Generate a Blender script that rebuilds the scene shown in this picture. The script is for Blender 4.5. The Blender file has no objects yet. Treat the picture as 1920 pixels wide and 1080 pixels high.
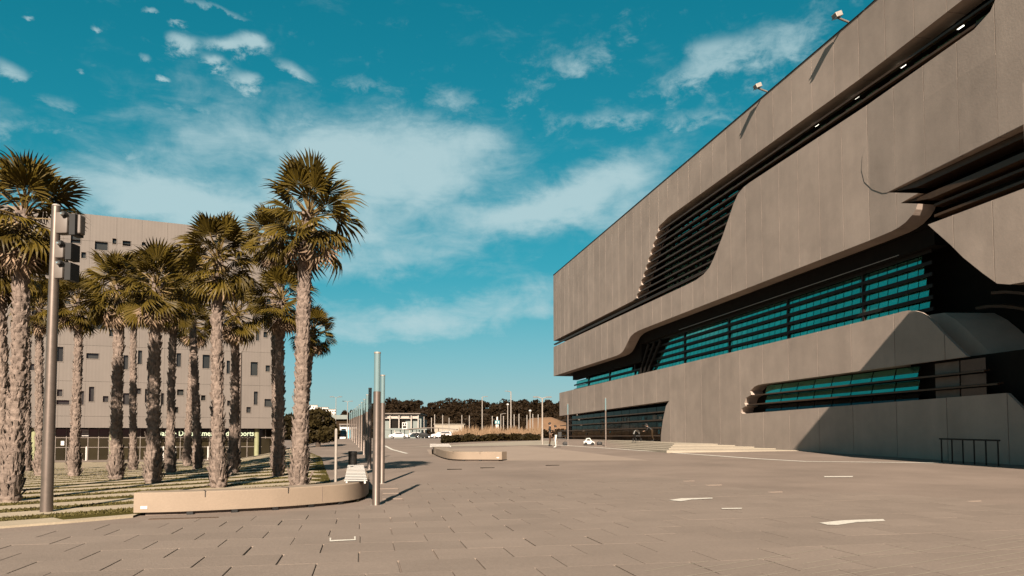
import bpy, bmesh, math, random
from mathutils import Vector, Matrix, noise
random.seed(7)
R = math.radians
scene = bpy.context.scene
COL = scene.collection

# ------------------------------------------------------------------ camera
HC = 1.6; FPX = 1400.0; CX, CY = 960.0, 747.0
YAW, TILT = R(11.3), R(3.0)
cam_d = bpy.data.cameras.new("camera"); cam = bpy.data.objects.new("camera", cam_d); COL.objects.link(cam)
cam.location = (0, 0, HC)
cam.rotation_euler = (R(90) + TILT, 0, -YAW)
cam_d.sensor_width = 36.0; cam_d.lens = FPX / 1920 * 36.0
cam_d.shift_y = (CY - 540) / 1920
cam_d.clip_start = 0.1; cam_d.clip_end = 6000
scene.camera = cam

# ------------------------------------------------------------------ sun
SUN = Vector((0.2326, 1.0, -0.564)).normalized()          # direction the light travels
SUN_EL = math.asin(-SUN.z); SUN_ROT = math.atan2(-SUN.x, -SUN.y)
sd = bpy.data.lights.new("sun", 'SUN'); sd.energy = 5.0; sd.angle = R(0.5); sd.color = (1.0, 0.86, 0.72)
so = bpy.data.objects.new("sun", sd); COL.objects.link(so); so.rotation_euler = SUN.to_track_quat('-Z', 'Y').to_euler()
so.location = (-20, -60, 60)

# ------------------------------------------------------------------ sky
VS = scene.view_settings
VS.view_transform = 'Standard'; VS.look = 'None'; VS.exposure = 1.75; VS.gamma = 1.0; VS.use_curve_mapping = False
world = bpy.data.worlds.new("World"); scene.world = world; world.use_nodes = True
def build_sky():
    nt = world.node_tree; N = nt.nodes; L = nt.links
    for n in list(N): N.remove(n)
    def sock(x, s):
        if isinstance(x, (int, float)): s.default_value = x
        else: L.new(x, s)
    def M(op, a, b=None, c=None):
        n = N.new('ShaderNodeMath'); n.operation = op
        sock(a, n.inputs[0])
        if b is not None: sock(b, n.inputs[1])
        if c is not None: sock(c, n.inputs[2])
        return n.outputs[0]
    def noise_tex(vec, scale, detail=6, rough=.55, dist=0.):
        n = N.new('ShaderNodeTexNoise'); n.inputs['Scale'].default_value = scale
        n.inputs['Detail'].default_value = detail; n.inputs['Roughness'].default_value = rough
        n.inputs['Distortion'].default_value = dist
        L.new(vec, n.inputs['Vector']); return n.outputs['Fac']
    def remap(x, a, b, c=0., d=1.):
        n = N.new('ShaderNodeMapRange'); n.interpolation_type = 'SMOOTHSTEP'
        L.new(x, n.inputs[0]); n.inputs[1].default_value = a; n.inputs[2].default_value = b
        n.inputs[3].default_value = c; n.inputs[4].default_value = d; return n.outputs[0]
    tc = N.new('ShaderNodeTexCoord'); d = tc.outputs['Generated']
    sx = N.new('ShaderNodeSeparateXYZ'); L.new(d, sx.inputs[0])
    X, Y, Z = sx.outputs
    az = M('ARCTAN2', X, Y); el = M('ARCSINE', M('MINIMUM', M('MAXIMUM', Z, -1.), 1.))
    # cloud layer coordinates (a flat layer overhead)
    den = M('ADD', M('MAXIMUM', Z, 0.0), 0.16)
    cb = N.new('ShaderNodeCombineXYZ'); L.new(M('DIVIDE', X, den), cb.inputs[0]); L.new(M('DIVIDE', Y, den), cb.inputs[1])
    p = cb.outputs[0]
    n_big = noise_tex(p, 1.1, 5, .55); n_fine = noise_tex(p, 4.6, 9, .6, .5)
    cb2 = N.new('ShaderNodeCombineXYZ'); L.new(az, cb2.inputs[0]); L.new(el, cb2.inputs[1])
    q = cb2.outputs[0]
    cbp = N.new('ShaderNodeMapping'); L.new(q, cbp.inputs[0]); cbp.inputs['Scale'].default_value = (1, 1.7, 1); cbp.inputs['Rotation'].default_value = (0, 0, R(-8))
    n_puff = noise_tex(cbp.outputs[0], 26, 12, .66, .25); n_mid = noise_tex(cbp.outputs[0], 13, 12, .62, .4)
    n_w1 = noise_tex(q, 11, 5, .55); 
    cbs = N.new('ShaderNodeMapping'); L.new(q, cbs.inputs[0]); cbs.inputs['Rotation'].default_value = (0, 0, R(-14)); cbs.inputs['Scale'].default_value = (5, 30, 1)
    n_str = noise_tex(cbs.outputs[0], 1.3, 7, .6, .6)
    # warped az / el so that cloud outlines are ragged
    waz = M('ADD', az, M('MULTIPLY', M('SUBTRACT', n_w1, .5), .045))
    wel = M('ADD', el, M('MULTIPLY', M('SUBTRACT', n_puff, .5), .034))
    def blob(a0, e0, sa, se, rot=0., A=1.):
        da = M('SUBTRACT', waz, a0); de = M('SUBTRACT', wel, e0)
        c, s = math.cos(rot), math.sin(rot)
        u = M('ADD', M('MULTIPLY', da, c / sa), M('MULTIPLY', de, s / sa))
        v = M('ADD', M('MULTIPLY', da, -s / se), M('MULTIPLY', de, c / se))
        r2 = M('ADD', M('MULTIPLY', u, u), M('MULTIPLY', v, v))
        return M('MULTIPLY', M('EXPONENT', M('MULTIPLY', r2, -1.)), A)
    def P(px, py, rx, ry, rot=0., A=1.):
        dx, dy = (px - CX) / FPX, -(py - CY) / FPX
        f = Vector((math.sin(YAW) * math.cos(TILT), math.cos(YAW) * math.cos(TILT), math.sin(TILT)))
        r = Vector((math.cos(YAW), -math.sin(YAW), 0)); u = r.cross(f)
        w = (f + r * dx + u * dy); k = w.length; w.normalize()
        return blob(math.atan2(w.x, w.y), math.asin(w.z), rx / FPX / k / math.cos(math.asin(w.z)), ry / FPX / k, R(rot), A)
    def total(bl):
        t = bl[0]
        for b in bl[1:]: t = M('ADD', t, b)
        return t
    puffs = total([P(340, 80, 34, 20), P(425, 84, 40, 16), P(472, 72, 34, 16), P(402, 116, 28, 12), P(462, 152, 38, 20), P(303, 146, 16, 8),
                   P(272, 110, 14, 12, 0, .7), P(185, 52, 12, 7, 0, .7), P(60, 36, 12, 8, 0, .8), P(286, 20, 14, 8, 0, .8), P(146, 131, 10, 6, 0, .6), P(335, 42, 18, 7, 0, .7),
                   P(556, 134, 46, 17, -20, .8), P(18, 130, 46, 20, -15, .75), P(400, 12, 70, 9, -8, .6)])
    puff = remap(M('ADD', puffs, M('MULTIPLY', M('SUBTRACT', n_puff, .5), 1.5)), .30, 1.1)
    mid = total([P(130, 235, 70, 16, 0, .5), P(200, 285, 60, 16, 0, .55), P(375, 202, 80, 14, 0, .65), P(580, 220, 70, 26, 0, .65), P(740, 214, 60, 36, 0, .7), P(690, 155, 70, 18, 0, .5),
                 P(850, 188, 55, 30, -20, .75), P(975, 180, 50, 24, 0, .55), P(1120, 88, 90, 34, 20, .6), P(1050, 125, 70, 30, 0, .5), P(1150, 218, 60, 18, 0, .8), P(1040, 222, 40, 16, 0, .5),
                 P(1290, 135, 80, 26, 14, .95), P(1380, 100, 80, 34, 20, .9), P(1480, 85, 90, 46, 24, 1.0), P(1330, 85, 50, 18, 0, .7), P(1250, 230, 70, 20, 0, .6), P(1330, 215, 60, 22, 0, .5), P(10, 235, 35, 26, 0, .7), P(90, 185, 50, 14, 0, .5), P(640, 250, 90, 30, 0, .7), P(800, 250, 90, 26, 0, .8), P(900, 300, 80, 26, 0, .7), P(770, 285, 60, 26, 0, .8), P(540, 265, 60, 20, 0, .6), P(1000, 250, 60, 16, 0, .5), P(300, 290, 80, 18, 0, .6), P(1230, 180, 30, 12, 0, .5)])
    midc = remap(M('ADD', mid, M('MULTIPLY', M('SUBTRACT', n_puff, .5), 2.8)), .22, 1.65)
    veil = total([P(300, 372, 200, 42, 3, 1.0), P(440, 410, 160, 40, 0, .8), P(480, 270, 240, 80, 0, .75), P(640, 300, 130, 55, 0, .7), P(760, 300, 130, 70, -10, .85), P(880, 262, 90, 36, 0, .7),
                  P(1000, 400, 150, 34, 14, 1.05), P(1120, 345, 170, 42, 16, 1.0), P(1190, 400, 110, 40, 14, .7), P(640, 450, 140, 46, 0, .55),
                  P(700, 500, 200, 30, 10, .62), P(880, 600, 280, 38, 8, .72), P(640, 600, 160, 46, 0, .6), P(930, 560, 160, 30, 10, .5), P(700, 400, 150, 60, 0, .5), P(200, 330, 160, 60, 0, .45), P(820, 340, 160, 60, 14, .5)])
    vc = remap(M('ADD', veil, M('ADD', M('MULTIPLY', M('SUBTRACT', n_mid, .5), 1.7), M('MULTIPLY', M('SUBTRACT', n_str, .5), .7))), .05, 1.45)
    # elsewhere the same kind of broken cloud carries on all round
    front = remap(M('ABSOLUTE', M('SUBTRACT', az, 0.13)), .62, .95)
    high = remap(el, .62, .85)
    out = M('MAXIMUM', front, high)
    rest = M('MULTIPLY', remap(M('ADD', n_big, M('MULTIPLY', M('SUBTRACT', n_fine, .5), .7)), .48, .80, 0, .75), out)
    cl = M('MINIMUM', M('MAXIMUM', M('MAXIMUM', M('MULTIPLY', puff, .8), M('MULTIPLY', midc, .66)), M('MAXIMUM', M('MULTIPLY', vc, .84), rest)), 1.)
    cl = M('MAXIMUM', M('MULTIPLY', cl, remap(el, .0, .06)), remap(el, .0, .24, .34, 0.))
    sky = N.new('ShaderNodeTexSky'); sky.sky_type = 'NISHITA'; sky.sun_disc = False
    sky.sun_elevation = SUN_EL; sky.sun_rotation = SUN_ROT; sky.air_density = 1.0; sky.dust_density = 0.6; sky.ozone_density = 2.0
    sc = N.new('ShaderNodeSeparateColor'); L.new(sky.outputs[0], sc.inputs[0]); cc = N.new('ShaderNodeCombineColor')
    L.new(M('MULTIPLY', M('POWER', sc.outputs[0], 2.0), SKY_MUL[0]), cc.inputs[0])
    for i in (1, 2): L.new(M('MULTIPLY', M('SUBTRACT', 1.0, M('EXPONENT', M('MULTIPLY', sc.outputs[i], -SKY_POW[i]))), SKY_MUL[i]), cc.inputs[i])
    mx = N.new('ShaderNodeMix'); mx.data_type = 'RGBA'; L.new(cl, mx.inputs[0]); L.new(cc.outputs[0], mx.inputs[6]); mx.inputs[7].default_value = CLOUD
    bg = N.new('ShaderNodeBackground'); bg.inputs[1].default_value = SKY_STRENGTH; L.new(mx.outputs[2], bg.inputs[0])
    o = N.new('ShaderNodeOutputWorld'); L.new(bg.outputs[0], o.inputs[0])
SKY_STRENGTH = 0.05; SKY_POW = (2.0, .20, .115); SKY_MUL = (.033, 3.69, 5.30); CLOUD = (2.95, 3.95, 4.12, 1)
build_sky()

# ------------------------------------------------------------------ geometry helpers
F_ = Vector((math.sin(YAW) * math.cos(TILT), math.cos(YAW) * math.cos(TILT), math.sin(TILT)))
R_ = Vector((math.cos(YAW), -math.sin(YAW), 0)); U_ = R_.cross(F_)
def ray(px, py): return F_ + R_ * ((px - CX) / FPX) - U_ * ((py - CY) / FPX)
EYE = Vector((0, 0, HC))
def sp(t, k): return k * math.log1p(math.exp(max(-60, min(60, t / k)))) if t / k < 50 else t
def sstep(a, b, x):
    t = max(0., min(1., (x - a) / (b - a))); return t * t * (3 - 2 * t)
def T(x, y):
    """height of the ground: a plaza that climbs gently towards the large building, a garden that dips on the other side"""
    r = sp(.02 * y + .0186 * x - .466, .12); r = 1.4 - sp(1.4 - r, .15)
    l = max(-.75, -.012 * sp(y - 25, 4)); w = sstep(-3, -14, x)
    h = r * (1 - w) + l * w
    if y < 0: h *= 1
    return h
def ground(px, py):
    """the point of the ground that a sight line of the photograph meets"""
    d = ray(px, py); s = 2.0
    while s < 900:
        p = EYE + d * s
        if p.z < T(p.x, p.y): break
        s *= 1.01
    a, b = s / 1.01, s
    for _ in range(30):
        m = (a + b) / 2; p = EYE + d * m
        if p.z < T(p.x, p.y): b = m
        else: a = m
    p = EYE + d * b
    return Vector((p.x, p.y, T(p.x, p.y)))
def depth(p): return (Vector(p) - EYE).dot(F_)
def at_depth(px, py, dep): return EYE + ray(px, py) * dep

def world_loc(o):
    v = Vector((0, 0, 0))
    while o is not None: v = v + o.location; o = o.parent
    return v
class MB:
    def __init__(s): s.v = []; s.f = []; s.m = []
    def add(s, vs, fs, m=0):
        o = len(s.v); s.v += [tuple(x) for x in vs]
        for f in fs: s.f.append([i + o for i in f]); s.m.append(m)
        return s
    def box(s, c, d, rz=0., m=0, tilt=None):
        hx, hy, hz = d[0] / 2, d[1] / 2, d[2] / 2; co, si = math.cos(rz), math.sin(rz); vs = []
        for z in (-hz, hz):
            for x, y in ((-hx, -hy), (hx, -hy), (hx, hy), (-hx, hy)):
                q = Vector((x, y, z))
                if tilt is not None: q = tilt @ q
                vs.append((c[0] + q.x * co - q.y * si, c[1] + q.x * si + q.y * co, c[2] + q.z))
        return s.add(vs, [(3, 2, 1, 0), (4, 5, 6, 7), (0, 1, 5, 4), (1, 2, 6, 5), (2, 3, 7, 6), (3, 0, 4, 7)], m)
    def b2(s, x0, x1, y0, y1, z0, z1, m=0): return s.box(((x0 + x1) / 2, (y0 + y1) / 2, (z0 + z1) / 2), (x1 - x0, y1 - y0, z1 - z0), m=m)
    def tube(s, pts, rad, n=10, cap=True, m=0):
        pts = [Vector(p) for p in pts]; k = len(pts); base = len(s.v); vs = []
        if not isinstance(rad, (list, tuple)): rad = [rad] * k
        for i, p in enumerate(pts):
            t = (pts[min(i + 1, k - 1)] - pts[max(i - 1, 0)]).normalized()
            a = t.orthogonal().normalized() if abs(t.z) < .99 else Vector((1, 0, 0)); a = (a - t * a.dot(t)).normalized(); b = t.cross(a)
            for j in range(n):
                w = 2 * math.pi * j / n; vs.append(p + (a * math.cos(w) + b * math.sin(w)) * rad[i])
        fs = [(i * n + j, i * n + (j + 1) % n, (i + 1) * n + (j + 1) % n, (i + 1) * n + j) for i in range(k - 1) for j in range(n)]
        if cap: fs += [tuple(range(n - 1, -1, -1)), tuple((k - 1) * n + j for j in range(n))]
        return s.add(vs, fs, m)
    def prism(s, poly, z0, z1, m=0):
        n = len(poly); vs = [(x, y, z0) for x, y in poly] + [(x, y, z1) for x, y in poly]
        fs = [tuple(range(n - 1, -1, -1)), tuple(range(n, 2 * n))] + [(i, (i + 1) % n, n + (i + 1) % n, n + i) for i in range(n)]
        return s.add(vs, fs, m)
    def build(s, name, mat, parent=None, smooth=False, fix=True, center=True, kind=None, bevel=0.):
        me = bpy.data.meshes.new(name)
        V = s.v
        xs = [v[0] for v in V]; ys = [v[1] for v in V]; zs = [v[2] for v in V]
        c = Vector(((min(xs) + max(xs)) / 2, (min(ys) + max(ys)) / 2, min(zs))) if center else Vector((0, 0, 0))
        me.from_pydata([(x - c.x, y - c.y, z - c.z) for x, y, z in V], [], s.f)
        mats = mat if isinstance(mat, (list, tuple)) else [mat]
        for q in mats: me.materials.append(q)
        if len(mats) > 1: me.polygons.foreach_set('material_index', s.m)
        if fix or bevel:
            bm = bmesh.new(); bm.from_mesh(me)
            if fix: bmesh.ops.recalc_face_normals(bm, faces=bm.faces)
            if bevel: bmesh.ops.bevel(bm, geom=bm.edges[:], offset=bevel, segments=2, affect='EDGES', profile=.5)
            bm.to_mesh(me); bm.free()
        if smooth:
            me.polygons.foreach_set('use_smooth', [True] * len(me.polygons))
            try: me.set_sharp_from_angle(angle=R(38))
            except Exception: pass
        o = bpy.data.objects.new(name, me); COL.objects.link(o)
        if parent is not None: o.parent = parent; o.location = c - world_loc(parent)
        else: o.location = c
        if kind: o['kind'] = kind
        return o
def empty(name, loc=(0, 0, 0)):
    o = bpy.data.objects.new(name, None); COL.objects.link(o); o.location = loc; o.empty_display_size = .3; return o
def tag(o, label=None, cat=None, group=None, kind=None):
    if label: o['label'] = label
    if cat: o['category'] = cat
    if group: o['group'] = group
    if kind: o['kind'] = kind
    return o
def kids(o): return [c for c in COL.objects if c.parent == o]
def copy_tree(o, parent=None, tree=None):
    tree = tree or {}
    c = o.copy(); COL.objects.link(c); c.parent = parent
    for ch in list(o.children): copy_tree(ch, c)
    return c
def drop_label(o):
    for k in ('label',):
        if k in o: del o[k]

# ------------------------------------------------------------------ materials
ALB = .79     # one exposure step for every painted or mineral colour
def mat(name, col, rough=.8, var=.15, scale=2., bump=0., bscale=30., metal=0., spec=.3, obj_var=0., streak=0., col2=None, emit=0., fine=0.):
    if metal < .85: col = tuple(x * ALB for x in col); col2 = tuple(x * ALB for x in col2) if col2 else None
    m = bpy.data.materials.new(name); m.use_nodes = True; nt = m.node_tree; N = nt.nodes; L = nt.links
    b = N['Principled BSDF']; b.inputs['Roughness'].default_value = rough; b.inputs['Metallic'].default_value = metal
    b.inputs['Specular IOR Level'].default_value = spec
    tc = N.new('ShaderNodeTexCoord'); geo = N.new('ShaderNodeNewGeometry')
    pos = geo.outputs['Position']
    c2 = col2 if col2 else tuple(x * (1 - var) for x in col); c1 = col if col2 else tuple(min(1, x * (1 + var)) for x in col)
    n = N.new('ShaderNodeTexNoise'); n.inputs['Scale'].default_value = scale; n.inputs['Detail'].default_value = 7; n.inputs['Roughness'].default_value = .62
    L.new(pos, n.inputs['Vector'])
    rp = N.new('ShaderNodeMapRange'); L.new(n.outputs['Fac'], rp.inputs[0]); rp.inputs[1].default_value = .3; rp.inputs[2].default_value = .7
    mx = N.new('ShaderNodeMix'); mx.data_type = 'RGBA'; L.new(rp.outputs[0], mx.inputs[0]); mx.inputs[6].default_value = (*c2, 1); mx.inputs[7].default_value = (*c1, 1)
    out = mx.outputs[2]
    def mul(o, fac_sock, lo, hi):
        r = N.new('ShaderNodeMapRange'); L.new(fac_sock, r.inputs[0]); r.inputs[1].default_value = .25; r.inputs[2].default_value = .75; r.inputs[3].default_value = lo; r.inputs[4].default_value = hi
        k = N.new('ShaderNodeVectorMath'); k.operation = 'SCALE'; L.new(o, k.inputs[0]); L.new(r.outputs[0], k.inputs['Scale']); return k.outputs[0]
    if streak:
        mp = N.new('ShaderNodeMapping'); mp.inputs['Scale'].default_value = (1, 1, .07); L.new(pos, mp.inputs[0])
        s_ = N.new('ShaderNodeTexNoise'); s_.inputs['Scale'].default_value = 1.7; s_.inputs['Detail'].default_value = 6; L.new(mp.outputs[0], s_.inputs['Vector'])
        out = mul(out, s_.outputs['Fac'], 1 - streak, 1 + streak)
    if fine:
        f_ = N.new('ShaderNodeTexNoise'); f_.inputs['Scale'].default_value = 22; f_.inputs['Detail'].default_value = 4; L.new(pos, f_.inputs['Vector'])
        out = mul(out, f_.outputs['Fac'], 1 - fine, 1 + fine)
    if obj_var:
        oi = N.new('ShaderNodeObjectInfo'); r = N.new('ShaderNodeMapRange'); L.new(oi.outputs['Random'], r.inputs[0]); r.inputs[3].default_value = 1 - obj_var; r.inputs[4].default_value = 1 + obj_var
        k = N.new('ShaderNodeVectorMath'); k.operation = 'SCALE'; L.new(out, k.inputs[0]); L.new(r.outputs[0], k.inputs['Scale']); out = k.outputs[0]
    L.new(out, b.inputs['Base Color'])
    if bump:
        bn = N.new('ShaderNodeTexNoise'); bn.inputs['Scale'].default_value = bscale; bn.inputs['Detail'].default_value = 5; L.new(pos, bn.inputs['Vector'])
        bp = N.new('ShaderNodeBump'); bp.inputs['Strength'].default_value = bump; bp.inputs['Distance'].default_value = .02; L.new(bn.outputs['Fac'], bp.inputs['Height']); L.new(bp.outputs[0], b.inputs['Normal'])
    if emit:
        b.inputs['Emission Color'].default_value = (*col, 1); b.inputs['Emission Strength'].default_value = emit
    return m
MT = {}
MT['facade'] = mat('facade_concrete', (.292, .232, .190), .85, .14, .45, .2, 9, obj_var=.05, streak=.05, fine=.05)
MT['bronze'] = mat('bronze_slat', (.060, .031, .015), .5, .2, 3, metal=.3, spec=.4)
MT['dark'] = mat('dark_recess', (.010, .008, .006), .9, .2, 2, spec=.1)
MT['darkmetal'] = mat('dark_metal', (.015, .013, .011), .6, .2, 3, metal=.2, spec=.2)
MT['roof'] = mat('roofing', (.10, .09, .08), .9)
MT['glass'] = mat('tinted_glass', (.21, .55, .40), .03, .06, .5, metal=.92, obj_var=.10)
MT['glassw'] = mat('clear_dark_glass', (.012, .011, .009), .04, .05, .5, metal=0., spec=.45)
MT['glassl'] = mat('left_glass', (.018, .014, .007), .06, .3, .3, metal=0., spec=.25, obj_var=.3)
MT['glassw2'] = mat('window_glass', (.022, .022, .020), .06, .2, .5, spec=.4, obj_var=.3)
MT['clad'] = mat('ribbed_cladding', (.108, .089, .074), .7, .06, .6, obj_var=.02, streak=.03)
def ribs():
    nt = MT['clad'].node_tree; N = nt.nodes; L = nt.links; b = N['Principled BSDF']
    w = N.new('ShaderNodeTexWave'); w.wave_type = 'BANDS'; w.bands_direction = 'X'; w.inputs['Scale'].default_value = 1.0; w.inputs['Distortion'].default_value = 0
    g_ = N.new('ShaderNodeNewGeometry'); L.new(g_.outputs['Position'], w.inputs['Vector'])
    bp = N.new('ShaderNodeBump'); bp.inputs['Strength'].default_value = .12; bp.inputs['Distance'].default_value = .03; L.new(w.outputs['Fac'], bp.inputs['Height']); L.new(bp.outputs[0], b.inputs['Normal'])
ribs()
MT['reveal'] = mat('window_reveal', (.13, .105, .085), .7)
MT['palegreen'] = mat('pale_green_paint', (.19, .19, .10), .7)
MT['steel'] = mat('brushed_steel', (.135, .105, .086), .42, .12, 6, metal=.6, spec=.5)
MT['galv'] = mat('galvanised_steel', (.27, .235, .20), .5, .1, 4, metal=.3)
MT['glassd'] = mat('dark_entrance_glass', (.010, .008, .006), .10, .1, .5, spec=.06)
MT['lampglass'] = mat('frosted_tube', (.11, .165, .17), .3, .06, 3, spec=.5)
MT['grey'] = mat('grey_paint', (.115, .095, .08), .55, .08, 4)
MT['black'] = mat('black_paint', (.012, .011, .010), .6, .2, 4)
MT['chrome'] = mat('polished_metal', (.7, .68, .64), .2, .05, 4, metal=.9)
MT['white'] = mat('white_paint', (.46, .43, .39), .6, .05, 3)
MT['marking'] = mat('worn_white_marking', (.47, .43, .37), .8, .22, 14)
MT['pave'] = mat('plaza_paving', (.174, .134, .108), .92, .17, .28, .5, 25, fine=.10, spec=.15)
MT['slab'] = mat('slab_concrete', (.178, .139, .112), .92, .09, .5, .35, 40, obj_var=.055, fine=.10, spec=.15)
MT['light_pave'] = mat('pale_paving', (.232, .180, .142), .92, .06, .6, .3, 25, fine=.05, spec=.15)
MT['pale_stone'] = mat('pale_stone', (.25, .212, .163), .85, .07, .9, .2, 20, fine=.05, spec=.2)
MT['bench'] = mat('cast_concrete', (.215, .162, .116), .75, .06, 1.2, .15, 30, fine=.04)
MT['road'] = mat('asphalt', (.155, .118, .095), .9, .12, .3, .3, 25)
MT['soil'] = mat('mossy_soil', (.066, .053, .010), .95, .35, 3.5, 1.0, 30, col2=(.042, .033, .008), spec=.05)
MT['blade'] = mat('grass_blade', (.060, .047, .009), .8, .3, 1.5)
MT['strip'] = mat('concrete_strip', (.315, .256, .182), .9, .1, 1.3, .3, 25, fine=.08, spec=.15)
MT['trunk'] = mat('palm_bark', (.165, .126, .102), .95, .42, 9, .6, 30, spec=.1)
MT['rind'] = mat('dry_palm_leaf', (.21, .145, .095), .9, .2, 3, spec=.1)
def leaf_mat(name, col, tr, sp_=.12):
    m = mat(name, col, .5, .28, 2.4, spec=sp_, obj_var=.35)
    nt = m.node_tree; N = nt.nodes; L = nt.links; b = N['Principled BSDF']; out = N['Material Output']
    t = N.new('ShaderNodeBsdfTranslucent'); t.inputs[0].default_value = (col[0] * 1.0, col[1] * 1.0, col[2] * .6, 1); mx = N.new('ShaderNodeMixShader'); mx.inputs[0].default_value = tr
    L.new(b.outputs[0], mx.inputs[1]); L.new(t.outputs[0], mx.inputs[2]); L.new(mx.outputs[0], out.inputs[0]); return m
MT['palm'] = leaf_mat('palm_leaf', (.060, .041, .006), .10)
MT['petiole'] = mat('palm_stalk', (.13, .085, .028), .6, .2, 5)
MT['tree'] = leaf_mat('dark_foliage', (.022, .016, .006), .06, .04)
MT['hilltree'] = leaf_mat('hill_foliage', (.0135, .0085, .0045), .04, .03)
MT['bark'] = mat('bark', (.05, .036, .026), .95)
MT['drygrass'] = mat('dry_grass', (.150, .098, .058), .9, .25, 1, spec=.05)
MT['hill'] = mat('hill_scrub', (.034, .022, .012), .95, .4, .05, col2=(.020, .013, .008), spec=.05)
MT['skin'] = mat('skin', (.25, .15, .10), .6)
MT['carwhite'] = mat('white_car_paint', (.46, .44, .41), .25, .03, 2, spec=.6)
MT['carsilver'] = mat('silver_car_paint', (.26, .23, .21), .3, .04, 2, metal=.4, spec=.6)
MT['carblack'] = mat('black_car_paint', (.02, .018, .016), .25, .1, 2, spec=.6)
MT['tyre'] = mat('tyre', (.018, .017, .016), .9)
MT['earth'] = mat('ochre_earth', (.115, .065, .034), .95, .3, .2)
MT['teal'] = mat('teal_sign', (.012, .14, .16), .5)
MT['poster'] = mat('poster_blue', (.09, .28, .34), .5, .3, 4)
MT['signtext'] = mat('sign_letters', (.36, .42, .30), .6)
MT['greenroof'] = mat('grey_green_sheet', (.13, .145, .13), .6, .1, 1)
MT['tube'] = mat('lit_tube', (1.0, .93, .78), .5, emit=1.2)

# ------------------------------------------------------------------ ground
def axis(parts):
    o = []
    for a, b, st in parts:
        x = a
        while x < b - 1e-6: o.append(x); x += st
    o.append(parts[-1][1]); return o
XS = axis([(-3000, -400, 400), (-400, -80, 20), (-80, -30, 4), (-30, 45, 1.0), (45, 101, 8), (101, 401, 50), (401, 3001, 400)])
YS = axis([(-3000, -200, 400), (-200, -20, 30), (-20, 110, 1.0), (110, 260, 10), (260, 500, 40), (500, 4000, 500)])
g = MB(); nx = len(XS)
g.v = [(x, y, T(x, y)) for y in YS for x in XS]
g.f = [[j * nx + i, j * nx + i + 1, (j + 1) * nx + i + 1, (j + 1) * nx + i] for j in range(len(YS) - 1) for i in range(nx - 1)]
g.m = [0] * len(g.f)
plaza = g.build('plaza_ground', MT['pave'], fix=False, center=False, smooth=True, kind='structure')

def clip_poly(poly, a, b, c):
    out = []; n = len(poly)
    for i in range(n):
        p, q = poly[i], poly[(i + 1) % n]; dp = a * p[0] + b * p[1] - c; dq = a * q[0] + b * q[1] - c
        if dp <= 0: out.append(p)
        if dp * dq < 0:
            t = dp / (dp - dq); out.append((p[0] + (q[0] - p[0]) * t, p[1] + (q[1] - p[1]) * t))
    return out
def inside(poly, x, y):
    r = False; n = len(poly)
    for i in range(n):
        (x0, y0), (x1, y1) = poly[i], poly[(i + 1) % n]
        if (y0 > y) != (y1 > y) and x < (x1 - x0) * (y - y0) / (y1 - y0) + x0: r = not r
    return r
def sheet(name, poly, material, dz, kind='structure', cell=2.0):
    """a thin sheet laid on the ground, cut to an outline"""
    mb = MB(); xs = [p[0] for p in poly]; ys = [p[1] for p in poly]
    from mathutils.geometry import delaunay_2d_cdt
    pts = []; edges = []; n = len(poly)
    for i in range(n):
        p, q = Vector(poly[i]), Vector(poly[(i + 1) % n]); k = max(1, int((q - p).length / cell))
        for j in range(k): pts.append(p.lerp(q, j / k))
    m = len(pts); edges = [(i, (i + 1) % m) for i in range(m)]
    x = min(xs) + cell / 2
    while x < max(xs):
        y = min(ys) + cell / 2
        while y < max(ys):
            if inside(poly, x, y): pts.append(Vector((x, y)))
            y += cell
        x += cell
    vs, es, fs, *_ = delaunay_2d_cdt(pts, edges, [], 0, 1e-5)
    keep = []
    for f in fs:
        c = sum((vs[i] for i in f), Vector((0, 0))) / len(f)
        if inside(poly, c.x, c.y): keep.append(tuple(f))
    mb.add([(v.x, v.y, T(v.x, v.y) + dz) for v in vs], keep)
    o = mb.build(name, material, fix=False, kind=kind)
    for p in o.data.polygons:
        pass
    return o
def gpts(l): return [tuple(ground(*p).xy) for p in l]

# pale paving by the second bench, kerbside path, road beyond
sheet('pale_paving', gpts([(941, 864), (1222, 864), (1120, 851), (1046, 842), (985, 836), (948, 838), (800, 843), (806, 853)]), MT['light_pave'], .006)
sheet('raised_path', gpts([(770, 838), (1044, 834.5), (1046, 827.5), (1008, 826), (830, 835.5)]), MT['pale_stone'], .008, cell=3)
sheet('road', [(-14, 95), (5, 88), (60, 110), (60, 240), (-60, 240), (-40, 120)], MT['road'], .008, cell=8)

# near slabs, laid in a running bond
slab_root = plaza
sl = None
SW, SD = 1.0, .85
count = 0
far_slabs = MB()
def slab(mb, x0, x1, y0, y1, h, rnd):
    vs = []
    for z in (0, 1):
        for x, y in ((x0, y0), (x1, y0), (x1, y1), (x0, y1)):
            vs.append((x, y, T(x, y) + (-.004 if z == 0 else h + rnd)))
    e = .006
    top = [(x0 + e, y0), (x1 - e, y0), (x1 - e, y1), (x0 + e, y1)]
    vs = vs[:4] + [(x, y, T(x, y) + h + rnd - e * .5) for x, y in ((x0, y0), (x1, y0), (x1, y1), (x0, y1))] + [(x, y, T(x, y) + h + rnd) for x, y in top]
    mb.add(vs, [(0, 1, 5, 4), (1, 2, 6, 5), (2, 3, 7, 6), (3, 0, 4, 7), (4, 5, 9, 8), (5, 6, 10, 9), (6, 7, 11, 10), (7, 4, 8, 11), (8, 9, 10, 11)])
rs = random.Random(3)
row = 0; y = 4.6
GARDEN_FRONT = gpts([(-160, 1000), (-60, 994), (0, 991), (130, 981), (250, 970.5), (360, 967), (480, 960), (620, 950.5), (672, 944), (697, 932), (700, 922)])
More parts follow.
